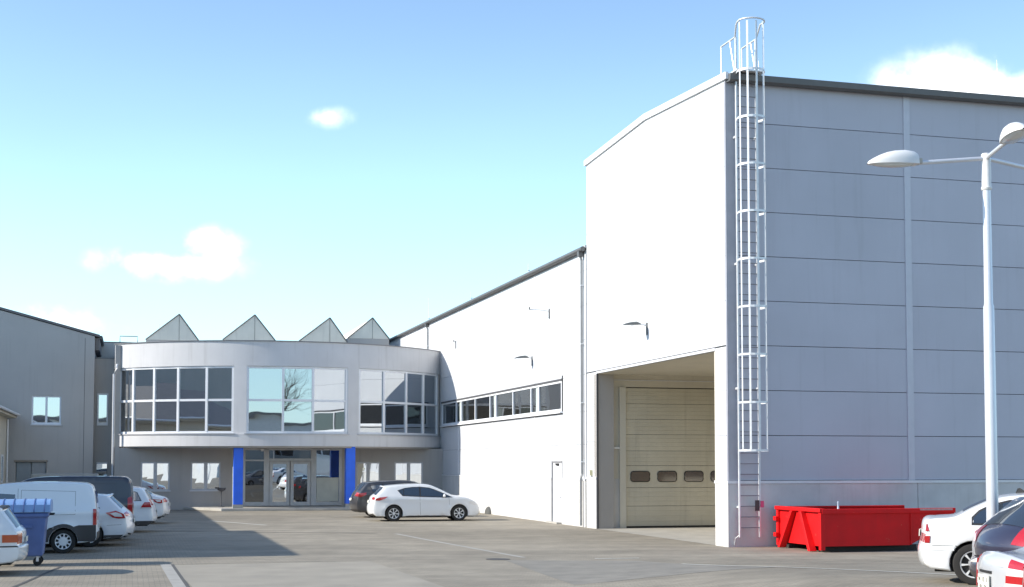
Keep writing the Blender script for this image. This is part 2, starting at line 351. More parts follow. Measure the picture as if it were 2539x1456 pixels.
# ------------------------------------------------------------------ tower hall
OLOC = (OX, OY, 0)
PZ0, PH = 1.87, 1.285
ROWS = [(PZ0+PH*i, PZ0+PH*(i+1)) for i in range(9)]
G = .009; GW = .005
def tower():
    t = thing('tall_hall', 'tall pale metal-clad hall with deep loading niche and caged ladder corner', 'building', OLOC, TH)
    core = MB()
    core.box(.06, 30, .06, 12.44, 5.69, 13.38); core.box(.06, 7, .06, .86, 0, 5.69); core.box(.06, 7, 11.62, 12.44, 0, 5.69); core.box(7, 30, .06, 12.44, 0, 5.69)
    core.build('wall', JOINT, t)
    # right-hand facade: cladding rows between cover strips
    edges = [.30, 5.76, 11.76, 17.76, 23.76, 29.9]
    for c in range(5):
        x0 = edges[c] + (.0 if c == 0 else .17); x1 = edges[c+1]
        for z0, z1 in ROWS:
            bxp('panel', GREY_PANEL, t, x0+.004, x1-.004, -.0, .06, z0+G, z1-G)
        if c: bxp('cover_strip', mat('grey_trim', (.52, .52, .57), .4, .1, .05), t, edges[c]-.02, edges[c]+.19, -.025, .05, PZ0+.001, 13.3)
        bxp('plinth_panel', PLINTH, t, (0.0 if c == 0 else edges[c]+.28), edges[c+1]+.26, -.03, .06, 0, PZ0-.09)
    bxp('drip_rail', TRIM, t, -.03, 29.9, -.055, .06, PZ0-.085, PZ0-.005)
    bxp('corner_trim', mat('corner_grey', (.36, .36, .40), .45), t, -.012, .295, -.012, .06, PZ0, 13.36)
    # sunlit facade
    cols = [(.10, 6.25), (6.25, 12.42)]
    for z0, z1 in ROWS[3:]:
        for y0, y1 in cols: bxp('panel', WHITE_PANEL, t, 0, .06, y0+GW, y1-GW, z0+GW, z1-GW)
    for z0, z1 in ROWS[:3]:
        zz = min(z1, 5.69)
        bxp('panel', WHITE_PANEL, t, 0, .06, .10+GW, .86, z0+GW, zz-GW); bxp('panel', WHITE_PANEL, t, 0, .06, 11.32, 12.42-GW, z0+GW, zz-GW)
    MB().prism([(0, 13.439), (6.3, 13.80), (12.44, 13.58), (12.44, 13.439)], 0, .06, 'x').build('gable_panel', WHITE_PANEL, t)
    bxp('plinth_panel', PLINTH, t, -.03, .06, -.028, .86, 0, PZ0-.09); bxp('plinth_panel', PLINTH, t, -.03, .06, 11.32, 12.42, 0, PZ0-.09)
    bxp('drip_rail', TRIM2, t, -.05, .06, -.05, .88, PZ0-.083, PZ0-.006); bxp('drip_rail', TRIM2, t, -.05, .06, 11.30, 12.42, PZ0-.083, PZ0-.006)
    # niche lining
    bxp('niche_head', TRIM, t, -.02, .1, .84, 11.34, 5.62, 5.70)
    bxp('niche_ceiling', CREAM_WALL, t, .06, 7, .9, 11.62, 5.60, 5.686)
    bxp('niche_lining', CREAM_WALL, t, .0, 7, .865, .92, 0, 5.6)
    bxp('niche_lining', CREAM_WALL, t, 6.92, 7.0, .92, 11.6, 0, 5.6)
    bxp('reveal_pier', RENDER_GREY, t, .0, .66, 11.325, 11.61, 0, 5.6)
    bxp('reveal_trim', JOINT, t, -.012, .05, 11.28, 11.325, 0, 5.62)
    bxp('niche_lining', CREAM_WALL, t, .66, 1.10, 11.55, 11.62, 1.80, 5.6); bxp('niche_lining', CREAM_WALL, t, 1.10, 6.92, 11.55, 11.62, 5.16, 5.6)
    bxp('niche_lining', CREAM_WALL, t, 5.4, 6.92, 11.55, 11.62, 0, 5.16)
    bxp('niche_plinth', PLINTH, t, .66, .93, 11.52, 11.62, 0, 1.80); bxp('door_jamb', CREAM_WALL, t, .93, 1.17, 11.44, 11.61, 0, 5.15)
    bxp('header_rail', TRIM, t, .66, 6.92, 11.53, 11.56, 5.40, 5.43); bxp('bumper_rail', STEEL, t, .67, .98, 11.46, 11.50, 2.88, 2.96)
    # sectional loading door
    d = link('loading_door', MB().box(1.17, 5.4, 11.58, 11.615, .02, 5.14).mesh('loading_door', JOINT), t)
    zs = [.06, .80, 1.47, 2.28, 2.82, 3.42, 3.98, 4.55, 5.13]
    for i in range(8):
        z0, z1 = zs[i], zs[i+1]
        mb = MB().box(1.18, 5.39, 11.53, 11.58, z0+.006, z1-.006)
        for k in range(1, 4 if i not in (2,) else 1): mb.box(1.18, 5.39, 11.522, 11.53, z0+(z1-z0)*k/4-.012, z0+(z1-z0)*k/4+.012)
        mb.build('door_section', CREAM_DOOR, d, bevel=.006)
    for k in range(4):
        x = 1.38+1.06*k; pts = []
        for cx, cz, a0 in ((x+.63, 1.96, 0), (x+.10, 1.96, 90), (x+.10, 1.80, 180), (x+.63, 1.80, 270)):
            pts += [(cx+.10*math.cos(R_(a0+q)), cz+.10*math.sin(R_(a0+q))) for q in (0, 30, 60, 90)]
        MB().prism(pts, 11.512, 11.535, 'y').build('door_window', LENS_DOOR, d)
        c0 = (x+.365, 1.88)
        MB().tube([(c0[0]+(p[0]-c0[0])*1.03, 11.515, c0[1]+(p[1]-c0[1])*1.06) for p in pts], .016, 6, True).build('window_gasket', BLACK_PL, d, 40)
    bxp('door_seal', BLACK_PL, d, 1.18, 5.39, 11.50, 11.56, .012, .07)
    # roof
    MB().prism([(-.16, 13.40), (-.16, 13.50), (6.3, 13.88), (12.5, 13.64), (12.5, 13.50), (6.3, 13.74)], .0, 30, 'x').build('roof', ROOF_DARK, t)
    mb = MB()
    for (y0, z0), (y1, z1) in (((-.17, 13.44), (6.3, 13.82)), ((6.3, 13.82), (12.50, 13.58))):
        mb.prism([(y0, z0-.10), (y1, z1-.10), (y1, z1+.10), (y0, z0+.10)], -.07, .02, 'x')
    mb.build('verge_trim', TRIM2, t)
    MB().prism([(-.30, 13.30), (-.32, 13.47), (-.02, 13.47), (-.02, 13.27), (-.24, 13.26)], .02, 30, 'x').build('gutter', GUTTER, t)
    MB().tube([(6.05+3.0, -.0, 13.5), (6.03+3.0, 0, 14.05), (6.0+3.0, 0, 14.65)], [.018, .012, .006], 6).build('lightning_rod', STEEL, t)
    MB().tube([(1.1, .1, 13.5), (1.1, .1, 14.1)], [.014, .006], 6).build('lightning_rod', STEEL, t)
tower()

# ------------------------------------------------------------------ wing hall
def wing():
    t = thing('wing_hall', 'long white metal-clad wing with high strip window beside the office', 'building', OLOC, TH)
    MB().box(.07, 30, 12.5, 60, 0, 10.3).build('wall', JOINT, t)
    jb = [12.5, 19.2, 26.1, 33.0, 39.9, 46.8, 53.4, 60]
    rows = [1.78, 3.07, 4.30, 5.68, 6.97, 8.27, 9.57, 10.32]
    for c in range(7):
        y0, y1 = jb[c], jb[c+1]
        for r in range(7):
            z0, z1 = rows[r], rows[r+1]
            segs = [(y0, y1)]
            if r == 2:                       # strip window row
                segs = []
                if y0 < 15.40: segs.append((y0, 15.40))
                if y1 > 36.85: segs.append((max(y0, 36.85), y1))
            if r == 0 and c == 0: segs = [(12.5, 15.42), (16.80, 19.2)]
            for s0, s1 in segs:
                zt = z1
                bxp('panel', WHITE_PANEL, t, 0, .07, s0+GW, s1-GW, z0+GW, zt-GW)
        segs = [(y0, y1)] if c else [(12.5, 15.42), (16.80, 19.2)]
        for s0, s1 in segs: bxp('plinth_panel', PLINTH if c < 0 else mat('plinth_white', (.60, .59, .57), .85, 0, .08, 1.4, .2, 60, streak=.2), t, -.04, .07, s0+GW, s1-GW, 0, 1.72)
        for s0, s1 in segs: bxp('drip_rail', TRIM2, t, -.06, .07, s0, s1, 1.722, 1.775)
        if c and c != 2: bxp('cover_strip', TRIM2, t, -.02, .06, y0-.06, y0+.06, 5.70, 10.2)
        if c: bxp('cover_strip', TRIM2, t, -.02, .06, y0-.06, y0+.06, 1.79, 4.28)
    bxp('panel', WHITE_PANEL, t, 0, .07, 15.42, 16.80, 2.46, 3.07-GW)
    # strip window
    wf = MB(); my = [36.79, 33.46, 32.29, 29.42, 26.53, 25.43, 22.53, 19.7, 18.57, 15.45]
    wf.box(-.03, .06, 15.40, 36.85, 4.40, 4.50); wf.box(-.03, .06, 15.40, 36.85, 5.52, 5.60)
    for y in my: wf.box(-.034, .06, y-.045, y+.045, 4.50, 5.52)
    w = wf.build('strip_window', FRAME_W, t)
    for i in range(9): bxp('pane', GLASS_WING, w, .02, .035, my[i+1]+.045, my[i]-.045, 4.50, 5.52)
    for i in (1, 4, 7): bxp('blind', mat('pale_blind', (.45, .50, .48), .6), w, .012, .02, my[i+1]+.05, my[i+1]+(my[i]-my[i+1])*.45, 4.5, 5.52)
    bxp('window_sill', TRIM2, w, -.13, .06, 15.35, 36.9, 4.33, 4.395); bxp('head_flashing', JOINT, w, -.06, .06, 15.32, 36.9, 5.605, 5.68)
    bxp('end_flashing', JOINT, w, -.035, .06, 15.33, 15.395, 4.40, 5.80)
    # service door
    d = bxp('service_door', mat('door_grey', (.62, .63, .66), .5), t, .02, .066, 15.50, 16.72, .04, 2.40)
    fr = MB().box(-.01, .068, 15.42, 15.50, 0, 2.46).box(-.03, .068, 16.72, 16.80, 0, 2.46).box(-.02, .068, 15.5, 16.72, 2.40, 2.455); fr.build('door_frame', mat('frame_grey', (.30, .30, .31), .5), d)
    MB().tube([(.03, 15.62, 1.05), (-.04, 15.62, 1.05), (-.04, 15.78, 1.05)], .012, 6).build('door_handle', STEEL, d)
    bxp('door_closer', BLACK_PL, d, -.03, .02, 15.9, 16.25, 2.28, 2.36)
    bxp('threshold', CONC, d, -.25, .1, 15.4, 16.85, .005, .06)
    # roof and rainwater
    MB().prism([(-.14, 10.32), (-.14, 10.42), (15, 11.6), (30, 10.4), (30, 10.3)], 12.5, 60.2, 'y').build('roof', ROOF_DARK, t)
    MB().tube([(-.13, 12.46, 10.36), (-.13, 30, 10.36), (-.13, 60.2, 10.36)], .095, 10).build('gutter', GUTTER, t, 50)
    MB().box(-.05, .02, 12.46, 60.1, 10.40, 10.50).build('roof_edge', mat('edge_metal', (.5, .5, .5), .5, .3), t)
    for y, zb in ((12.78, .05), (40.3, 8.7)):
        pts = [(-.13, y, 10.30), (-.13, y, 10.12), (-.08, y, 9.95), (-.08, y, max(zb, 2.0))]
        if zb < 1: pts += [(-.08, y, 1.95), (-.13, y, 1.75), (-.13, y, .05)]
        p = MB().tube(pts, .05, 8).build('downpipe', mat('zinc_pipe', (.30, .31, .32), .45, .5), t, 50)
        bxp('hopper', GUTTER, p, -.22, -.04, y-.10, y+.10, 10.10, 10.30)
        for z in ([9.0] if zb > 1 else [2.4, 4.6, 6.8, 9.0]): bxp('pipe_bracket', STEEL, p, -.14, -.0, y-.065, y+.065, z, z+.04)
    for y, h in ((40.2, 1.3), (30.2, .45), (20, .4)):
        MB().tube([(-.05, y, 10.45), (-.05, y, 10.45+h)], [.014, .005], 5).tube([(-.1, y-.15, 10.55), (.1, y+.3, 10.62)], .02, 5).build('lightning_rod', STEEL, t)
wing()

# ------------------------------------------------------------------ curved office
RC, AC, BC = 10.8, -8.55, 44.0
def ap(phi, r=RC, z=0): return (AC + r*math.sin(R_(phi)), BC - r*math.cos(R_(phi)), z)
def arcband(mb, p0, p1, z0, z1, r0, r1, n=None):
    n = n or max(1, int(abs(p1-p0)/1.6)); vs = []
    for i in range(n+1):
        p = p0+(p1-p0)*i/n
        vs += [ap(p, r1, z0), ap(p, r1, z1), ap(p, r0, z1), ap(p, r0, z0)]
    fs = [(4*i+k, 4*i+(k+1) % 4, 4*i+4+(k+1) % 4, 4*i+4+k) for i in range(n) for k in range(4)] + [(0, 1, 2, 3), (4*n+3, 4*n+2, 4*n+1, 4*n)]
    return mb.add(vs, fs)
def office():
    t = thing('curved_office', 'grey two-storey office with bowed glazed front and blue columns', 'building', OLOC, TH)
    E0 = 52.2
    arcband(MB(), -E0, E0, 7.22, 8.46, RC-.30, RC).build('parapet', RENDER_LIGHT, t, 35)
    arcband(MB(), -E0-.3, E0, 3.22, 3.84, RC-.30, RC+.06).build('lower_band', RENDER_LIGHT, t, 35)
    arcband(MB(), -E0-.2, E0, 8.461, 8.50, RC-.34, RC+.05).build('parapet_cap', mat('cap_metal', (.20, .20, .21), .4, .4), t, 35)
    for p0, p1 in ((-15.0, -11.7), (15.6, 18.9)): arcband(MB(), p0, p1, 3.84, 7.22, RC-.30, RC, 3).build('pier', RENDER_LIGHT, t, 35)
    arcband(MB(), -E0, -50.9, 3.84, 7.22, RC-.30, RC, 1).build('pier', RENDER_GREY, t); arcband(MB(), 51.4, E0, 3.84, 7.22, RC-.30, RC, 1).build('pier', RENDER_GREY, t)
    # roof, soffit
    n = 40; P = [ap(-E0+2*E0*i/n, RC-.2) for i in range(n+1)]; poly = [(p[0], p[1]) for p in P]+[(-.05, 44), (-17.0, 44)]
    MB().prism(poly, 8.0, 8.15).build('roof', ROOF_DARK, t)
    MB().prism([(p[0], p[1]) for p in [ap(-E0+2*E0*i/n, RC-.05) for i in range(n+1)]], 3.14, 3.218).build('soffit', RENDER_GREY, t)
    MB().prism([(p[0], p[1]) for p in [ap(-E0+2*E0*i/n, RC-1.2) for i in range(n+1)]], 3.84, 3.9).build('floor_slab', RENDER_GREY, t)
    # bowed windows
    groups = [[-50.8, -45.1, -37.9, -30.5, -22.4, -15.0], [-11.7, -2.1, 5.9, 15.6], [18.9, 27.2, 35.6, 43.3, 51.35]]
    zt = 5.52
    for gi, g in enumerate(groups):
        fr = MB(); RF = RC-.04
        def seg(p0, p1, z0, z1, r0, r1):
            fr.add([ap(p, r, z) for z in (z0, z1) for p, r in ((p0, r1), (p1, r1), (p1, r0), (p0, r0))], [(3,2,1,0),(4,5,6,7),(0,1,5,4),(1,2,6,5),(2,3,7,6),(3,0,4,7)])
        hw = .30
        for i, p in enumerate(g):
            o = hw if i == 0 else (-hw if i == len(g)-1 else 0)
            seg(p+o-hw*1.0, p+o+hw*1.0, 3.95, 7.13, RF-.14, RF+.012)
        for i in range(len(g)-1):
            for z0, z1 in ((3.86, 3.97), (zt-.055, zt+.055), (7.11, 7.21)): seg(g[i], g[i+1], z0, z1, RF-.12, RF)
        w = fr.build('bowed_window', FRAME_W, t)
        for i in range(len(g)-1):
            for z0, z1 in ((3.97, zt-.055), (zt+.055, 7.11)):
                p0, p1 = g[i]+hw*.8, g[i+1]-hw*.8
                tl = [random.uniform(-.012, .012) for _ in range(3)]
                c = [ap(p0, RF-.06+tl[0], z0), ap(p1, RF-.06+tl[1], z0), ap(p1, RF-.06+tl[1]+tl[2], z1), ap(p0, RF-.06+tl[0]+tl[2], z1)]
                c2 = [ap(p0, RF-.09, z0), ap(p1, RF-.09, z0), ap(p1, RF-.09, z1), ap(p0, RF-.09, z1)]
                MB().add(c+c2, [(0,1,2,3),(7,6,5,4),(0,4,5,1),(1,5,6,2),(2,6,7,3),(3,7,4,0)]).build('pane', GLASS_OFF, w)
        mb = MB(); arcband(mb, g[0]-.4, g[-1]+.4, 3.80, 3.862, RC-.2, RC+.10); mb.build('window_sill', mat('sill_metal', (.45, .45, .47), .4, .4), w)
    # ground floor wall with openings
    gb = 36.6; segs = [-17.03, -15.74, -14.30, -13.26, -11.75, -10.60]
    wall = MB()
    def wseg(x0, x1, z0, z1): bxp('wall_section', RENDER_GREY, t, x0, x1, gb, gb+.3, z0, z1)
    wins = [(-15.74, -14.30), (-13.26, -11.75), (-4.72, -3.42), (-2.66, -1.10)]
    xs = [-17.03]+[v for w in wins[:2] for v in w]+[-10.62, -5.48]+[v for w in wins[2:] for v in w]+[-.0]
    for x0, x1 in ((-17.03, -15.74), (-14.30, -13.26), (-11.75, -10.62), (-5.48, -4.72), (-3.42, -2.66), (-1.10, -.0)): wseg(x0, x1, 0, 3.15)
    for x0, x1 in wins: wseg(x0, x1, 0, .98); wseg(x0, x1, 2.44, 3.15)
    pass
    bxp('side_wall', RENDER_GREY, t, -17.06, -16.8, 36.95, 44, 0, 8.4)
    for x0, x1 in wins:
        f = MB(); mid = (x0+x1)/2
        f.box(x0, x1, gb+.02, gb+.10, .98, 1.06).box(x0, x1, gb+.02, gb+.10, 2.36, 2.44)
        for q0, q1 in ((x0, x0+.08), (x1-.08, x1), (mid-.09, mid+.09)): f.box(q0, q1, gb+.02, gb+.10, 1.06, 2.36)
        w = f.build('window', mat('grey_frame', (.50, .50, .51), .4), t); bxp('window_sill', TRIM, w, x0-.05, x1+.05, gb-.06, gb+.02, .93, .978)
        for q0, q1 in ((x0+.08, mid-.09), (mid+.09, x1-.08)):
            s = random.uniform(-.006, .006)
            MB().add([(q0, gb+.05+s, 1.06), (q1, gb+.05-s, 1.06), (q1, gb+.05-s*.4, 2.36), (q0, gb+.05+s*.4, 2.36), (q0, gb+.08, 1.06), (q1, gb+.08, 1.06), (q1, gb+.08, 2.36), (q0, gb+.08, 2.36)],
                     [(0,1,2,3),(7,6,5,4),(0,4,5,1),(1,5,6,2),(2,6,7,3),(3,7,4,0)]).build('pane', GLASS_GF, w)
    # entrance screen
    e = MB(); z0 = .16; FR = mat('entrance_frame', (.50, .50, .50), .45, .2)
    for x0, x1 in ((-10.62, -10.50), (-9.55, -9.28), (-7.10, -6.82), (-5.62, -5.48)): e.box(x0, x1, gb-.02, gb+.12, z0, 3.15)
    e.box(-10.5, -9.55, gb-.02, gb+.12, z0, .36).box(-6.82, -5.62, gb-.02, gb+.12, z0, .36).box(-10.5, -5.62, gb-.02, gb+.12, 3.05, 3.15)
    e.box(-9.28, -7.10, gb-.02, gb+.12, 2.48, 2.62).box(-10.5, -9.55, gb-.015, gb+.10, 2.48, 2.56)
    ent = e.build('entrance_screen', FR, t)
    for nm, x0, x1, a0, a1, m in (('side_light', -10.5, -9.55, .36, 2.48, GLASS_ENT), ('side_light', -10.5, -9.55, 2.56, 3.05, GLASS_ENT), ('side_light', -6.82, -5.62, .36, 3.05, GLASS_GF), ('transom_light', -9.28, -7.10, 2.62, 3.05, GLASS_ENT)):
        bxp(nm, m, ent, x0, x1, gb+.03, gb+.06, a0, a1)
    bxp('side_panel', mat('pale_infill', (.55, .55, .48), .6), ent, -6.80, -5.64, gb+.015, gb+.03, .38, 1.62)
    for x0, x1 in ((-9.26, -8.21), (-8.17, -7.12)):
        d = MB().box(x0, x0+.17, gb-.005, gb+.06, z0, 2.46).box(x1-.17, x1, gb-.005, gb+.06, z0, 2.46).box(x0+.17, x1-.17, gb-.005, gb+.06, z0, .36).box(x0+.17, x1-.17, gb-.005, gb+.06, 2.33, 2.46).build('entrance_door', FR, ent)
        MB().add([(x0+.17, gb+.024, .36), (x1-.17, gb+.02, .36), (x1-.17, gb+.028, 2.33), (x0+.17, gb+.022, 2.33), (x0+.17, gb+.05, .36), (x1-.17, gb+.05, .36), (x1-.17, gb+.05, 2.33), (x0+.17, gb+.05, 2.33)],
                 [(0,1,2,3),(7,6,5,4),(0,4,5,1),(1,5,6,2),(2,6,7,3),(3,7,4,0)]).build('pane', GLASS_GF, d)
        hx = -8.27 if x0 < -9 else -8.11
        MB().tube([(hx, gb-.06, .9), (hx, gb-.06, 1.5)], .018, 6).build('door_handle', STEEL, d)
    bxp('motion_sensor', TRIM2, ent, -9.72, -9.58, gb-.12, gb-.02, 3.0, 3.12); bxp('motion_sensor', TRIM2, ent, -6.45, -6.15, gb-.10, gb-.02, 3.06, 3.12)
    # columns and steps
    for x0, x1 in ((-11.30, -10.84), (-5.70, -5.22)):
        c = bxp('column', BLUE, t, x0, x1, 33.72, 34.18, .32, 3.215, bevel=.015); bxp('column_foot', CONC, c, x0-.02, x1+.02, 33.70, 34.20, .12, .32)
    MB().prism([(-13.6, 36.6), (-11.9, 33.5), (-5.0, 33.4), (-1.2, 34.6), (-.3, 36.6)], 0, .14).build('entrance_step', CONC, t, bevel=.02)
    MB().tube([(-11.34, 33.68, .14), (-11.34, 33.68, 2.2)], .02, 6).build('corner_guard', STEEL, t)
    MB().tube([(-16.98, 36.9, 7.4), (-16.98, 36.75, 7.2), (-17.12, 36.8, 6.9), (-17.12, 36.8, 1.6)], .055, 8).build('downpipe', mat('white_pipe', (.60, .61, .63), .4), t, 50)
office()

# ------------------------------------------------------------------ hall behind with north-light roofs
def back_hall():
    t = thing('rear_hall', 'low grey hall behind the office carrying pointed rooflights', 'building', OLOC, TH)
    bxp('wall', RENDER_LEFT, t, -18.6, -.1, 44.02, 72, 0, 8.95)
    bxp('parapet', RENDER_LEFT, t, -18.6, -.1, 43.9, 44.2, 7.9, 9.12); bxp('parapet_cap', mat('cap_metal', (.2, .2, .2)), t, -18.62, -.1, 43.86, 44.25, 9.121, 9.16)
    bxp('link_wall', RENDER_LEFT, t, -18.5, -17.0, 39.9, 43.9, 0, 7.9); bxp('link_cap', mat('cap_metal', (.2, .2, .2)), t, -18.5, -17.0, 39.86, 43.9, 7.901, 7.96)
    wf = MB().box(-17.98, -17.42, 39.83, 39.895, 4.36, 4.52).box(-17.98, -17.42, 39.83, 39.895, 5.98, 6.06).box(-17.98, -17.90, 39.83, 39.895, 4.52, 5.98).box(-17.5, -17.42, 39.83, 39.895, 4.52, 5.98).build('window', FRAME_W, t)
    bxp('pane', GLASS_GF, wf, -17.90, -17.50, 39.85, 39.88, 4.52, 5.98)
    wf = MB().box(-17.98, -17.42, 39.83, 39.895, 1.2, 1.28).box(-17.98, -17.42, 39.83, 39.895, 2.34, 2.42).build('window', FRAME_W, t)
    bxp('pane', GLASS_GF, wf, -17.96, -17.44, 39.85, 39.88, 1.28, 2.34)
    for x0, xp, x1, y, zb, zp in ((-15.46, -13.58, -12.47, 47, 9.60, 11.13), (-11.04, -9.19, -7.98, 47, 9.70, 11.22), (-6.54, -4.70, -3.66, 47, 9.72, 11.17), (-3.27, -1.74, -.69, 49, 10.16, 11.46)):
        s = MB().prism([(x0, zb), (xp, zp), (x1, zb)], y, y+20, 'y').build('rooflight', SKYL, t)
        MB().prism([(x0, 8.9), (x0, zb-.003), (x1, zb-.003), (x1, 8.9)], y+.02, y+20, 'y').build('upstand', RENDER_LEFT, s)
        mb = MB()
        for (p, q) in (((x0-.03, zb), (xp, zp+.02)), ((xp, zp+.02), (x1+.03, zb))): mb.tube([(p[0], y-.02, p[1]), (q[0], y-.02, q[1])], .035, 5)
        mb.build('edge_trim', GUTTER, s)
        bxp('centre_joint', mat('joint_brown', (.2, .19, .17)), s, xp-.012, xp+.012, y-.012, y, zb, zp-.06)
        MB().tube([(x0+.75, y+.1, zb+.6), (x0+.75, y+.1, zb+1.0)], .012, 5).build('lightning_rod', STEEL, s)
    MB().tube([(-16.9, 44.05, 9.1), (-16.9, 44.05, 9.5), (-15.95, 44.05, 9.5), (-15.95, 44.05, 9.1)], .025, 6).build('roof_rail', GUTTER, t)
    MB().tube([(-12.0, 44.3, 9.1), (-12.0, 44.3, 9.36)], .08, 8).build('vent_pipe', BLACK_PL, t)
back_hall()

# ------------------------------------------------------------------ left buildings
def gable_house():
    t = thing('gabled_building', 'plain grey rendered building with sloping gable at the left', 'building', OLOC, TH)
    y = 39.0; x1 = -18.13; zr = 12.4; xr = x1-12.5
    poly = [(x1, 0), (x1, 9.02), (xr, 9.02+12.5*.265), (xr-12.5, 9.02), (xr-12.5, 0)]
    # front wall with openings, cut as boxes below the eaves
    w = MB(); 
    w.box(-19.75, x1, y, y+.3, 0, 9.0); w.box(-21.2, -19.75, y, y+.3, 5.86, 9.0); w.box(-21.2, -19.75, y, y+.3, 2.5, 4.38); w.box(-20.42, -19.75, y, y+.3, 0, 2.5)
    w.box(xr-12.5, -21.2, y, y+.3, 2.5, 9.0); w.box(xr-12.5, -21.92, y, y+.3, 0, 2.5)
    w.prism([(x1, 9.0), (xr, 9.0+12.5*.265), (xr-12.5, 9.0)], y, y+.3, 'y'); w.box(x1-.3, x1, y+.3, y+22, 0, 9.0); w.box(xr-12.5, x1-.3, y+.35, y+22, 0, 8.9)
    w.build('wall', RENDER_LEFT, t)
    mb = MB()
    for s in (1, -1):
        e = (xr+s*12.75, 9.0-.03); mb.prism([e, (xr, 9.0+12.5*.265+.06), (xr, 9.0+12.5*.265+.18), (e[0], e[1]+.12)], y-.06, y+22.3, 'y')
    mb.build('roof', ROOF_TILE, t)
    r = MB().tube([(x1+.30, y+.3, 8.98), (x1+.30, y+22, 8.98)], .10, 8).build('gutter', GUTTER, t, 40)
    bxp('fascia', ROOF_TILE, t, x1+.02, x1+.24, y+.25, y+22, 8.3, 8.95)
    wf = MB()
    for a, b_, c, d in ((-21.2, -19.75, 4.38, 4.48), (-21.2, -19.75, 5.78, 5.86), (-21.2, -21.12, 4.48, 5.78), (-19.83, -19.75, 4.48, 5.78), (-20.53, -20.42, 4.48, 5.78)): wf.box(a, b_, y+.05, y+.13, c, d)
    w = wf.build('window', FRAME_W, t)
    for a, b_ in ((-21.12, -20.53), (-20.42, -19.83)): bxp('pane', GLASS_GF, w, a, b_, y+.08, y+.11, 4.48, 5.78)
    bxp('window_sill', TRIM, w, -21.24, -19.71, y-.06, y+.05, 4.32, 4.378)
    d = bxp('door', mat('grey_blue_door', (.28, .31, .33), .5, 0, .1, 2, streak=.3), t, -21.88, -21.18, y+.08, y+.14, 0, 2.42)
    bxp('door_leaf', mat('grey_door', (.34, .35, .36), .5, 0, .1, 2, streak=.3), d, -21.14, -20.46, y+.06, y+.12, 0, 2.42)
    bxp('door_handle', STEEL, d, -21.30, -21.24, y+.02, y+.08, 1.0, 1.14)
    bxp('lintel', mat('lintel_tan', (.33, .28, .23), .8), d, -22.0, -20.36, y-.05, y+.05, 2.44, 2.54)
    bxp('expansion_joint', JOINT, t, -18.62, -18.60, y-.004, y+.01, 0, 8.9)
gable_house()
def cream_house():
    t = thing('cream_building', 'small cream rendered building with tiled eaves at the left edge', 'building', OLOC, TH)
    x1 = -22.35; y0, y1 = 14.3, 38.4
    bxp('wall', RENDER_CREAM, t, x1-9, x1, y0, y1, 0, 4.9)
    MB().prism([(x1+.55, 4.78), (x1+.55, 4.90), (x1-4.5, 7.0), (x1-9.55, 4.9), (x1-9.55, 4.78)], y0-.3, y1+.15, 'y').build('roof', ROOF_TILE, t)
    MB().box(x1, x1+.48, y0-.25, y1+.1, 4.66, 4.775).build('eaves_soffit', RENDER_CREAM, t)
    MB().tube([(x1+.60, y0-.3, 4.82), (x1+.60, y1+.15, 4.82)], .07, 8).build('gutter', STEEL, t, 40)
    for i, yy in enumerate((18, 24, 30.5, 36.2)):
        w = MB().box(x1-.01, x1+.03, yy-.5, yy+.5, 1.4, 1.5).box(x1-.01, x1+.03, yy-.5, yy+.5, 2.7, 2.8).box(x1-.01, x1+.03, yy-.5, yy-.42, 1.5, 2.7).box(x1-.01, x1+.03, yy+.42, yy+.5, 1.5, 2.7).build('window', FRAME_W, t)
        bxp('pane', GLASS_GF, w, x1, x1+.012, yy-.42, yy+.42, 1.5, 2.7)
    MB().tube([(x1+.07, y1-.15, 4.6), (x1+.07, y1-.15, .1)], .045, 8).build('downpipe', STEEL, t, 40)
cream_house()
def shed():
    t = thing('storage_shed', 'grey flat-roofed storage shed standing beyond the left edge', 'building', OLOC, TH)
    x1 = -22.0
    bxp('wall', RENDER_LEFT, t, x1-10, x1, .55, 14.0, 0, 5.3)
    bxp('roof', ROOF_DARK, t, x1-10.1, x1+.12, .42, 14.1, 5.301, 5.46)
    for yy in (3, 7.2, 11.2):
        d = bxp('roller_door', STEEL, t, x1, x1+.03, yy-1.4, yy+1.4, 0, 3.4)
        mb = MB()
        for k in range(16): mb.box(x1+.03, x1+.045, yy-1.4, yy+1.4, .1+k*.2, .26+k*.2)
        mb.build('door_slats', STEEL, d)
shed()
def opposite_hall():
    t = thing('opposite_hall', 'long grey hall across the yard behind the viewer, seen in reflections', 'building', W3(-6, -92), TH)
    bxp('wall', mat('opposite_white', (.66, .66, .64), .8, 0, .06), t, -45, 60, -14, 0, 0, 8.6); bxp('roof', ROOF_DARK, t, -45.3, 60.3, -14.3, .3, 8.601, 9.0)
    bxp('plinth', PLINTH, t, -45, 60, 0, .05, 0, 1.1)
    for k in range(14):
        x = -42+k*7.2
        w = bxp('window', FRAME_W, t, x, x+4.2, 0, .06, 3.6, 5.4)
        for q in range(3): bxp('pane', GLASS_WING, w, x+.1+q*1.37, x+1.35+q*1.37, .06, .075, 3.7, 5.3)
opposite_hall()
def neighbour_hall():
    t = thing('neighbour_hall', 'tall grey hall far beyond the left edge, mirrored in the left office panes', 'building', OLOC, TH)
    bxp('wall', RENDER_LEFT, t, -68, -44, -40, 50, 0, 12.5); bxp('roof', ROOF_DARK, t, -68.3, -43.7, -40.3, 50.3, 12.501, 13.0)
    for k in range(10): bxp('window', GLASS_WING, t, -44, -43.96, -36+k*8.4, -32+k*8.4, 5.5, 7.0)
neighbour_hall()
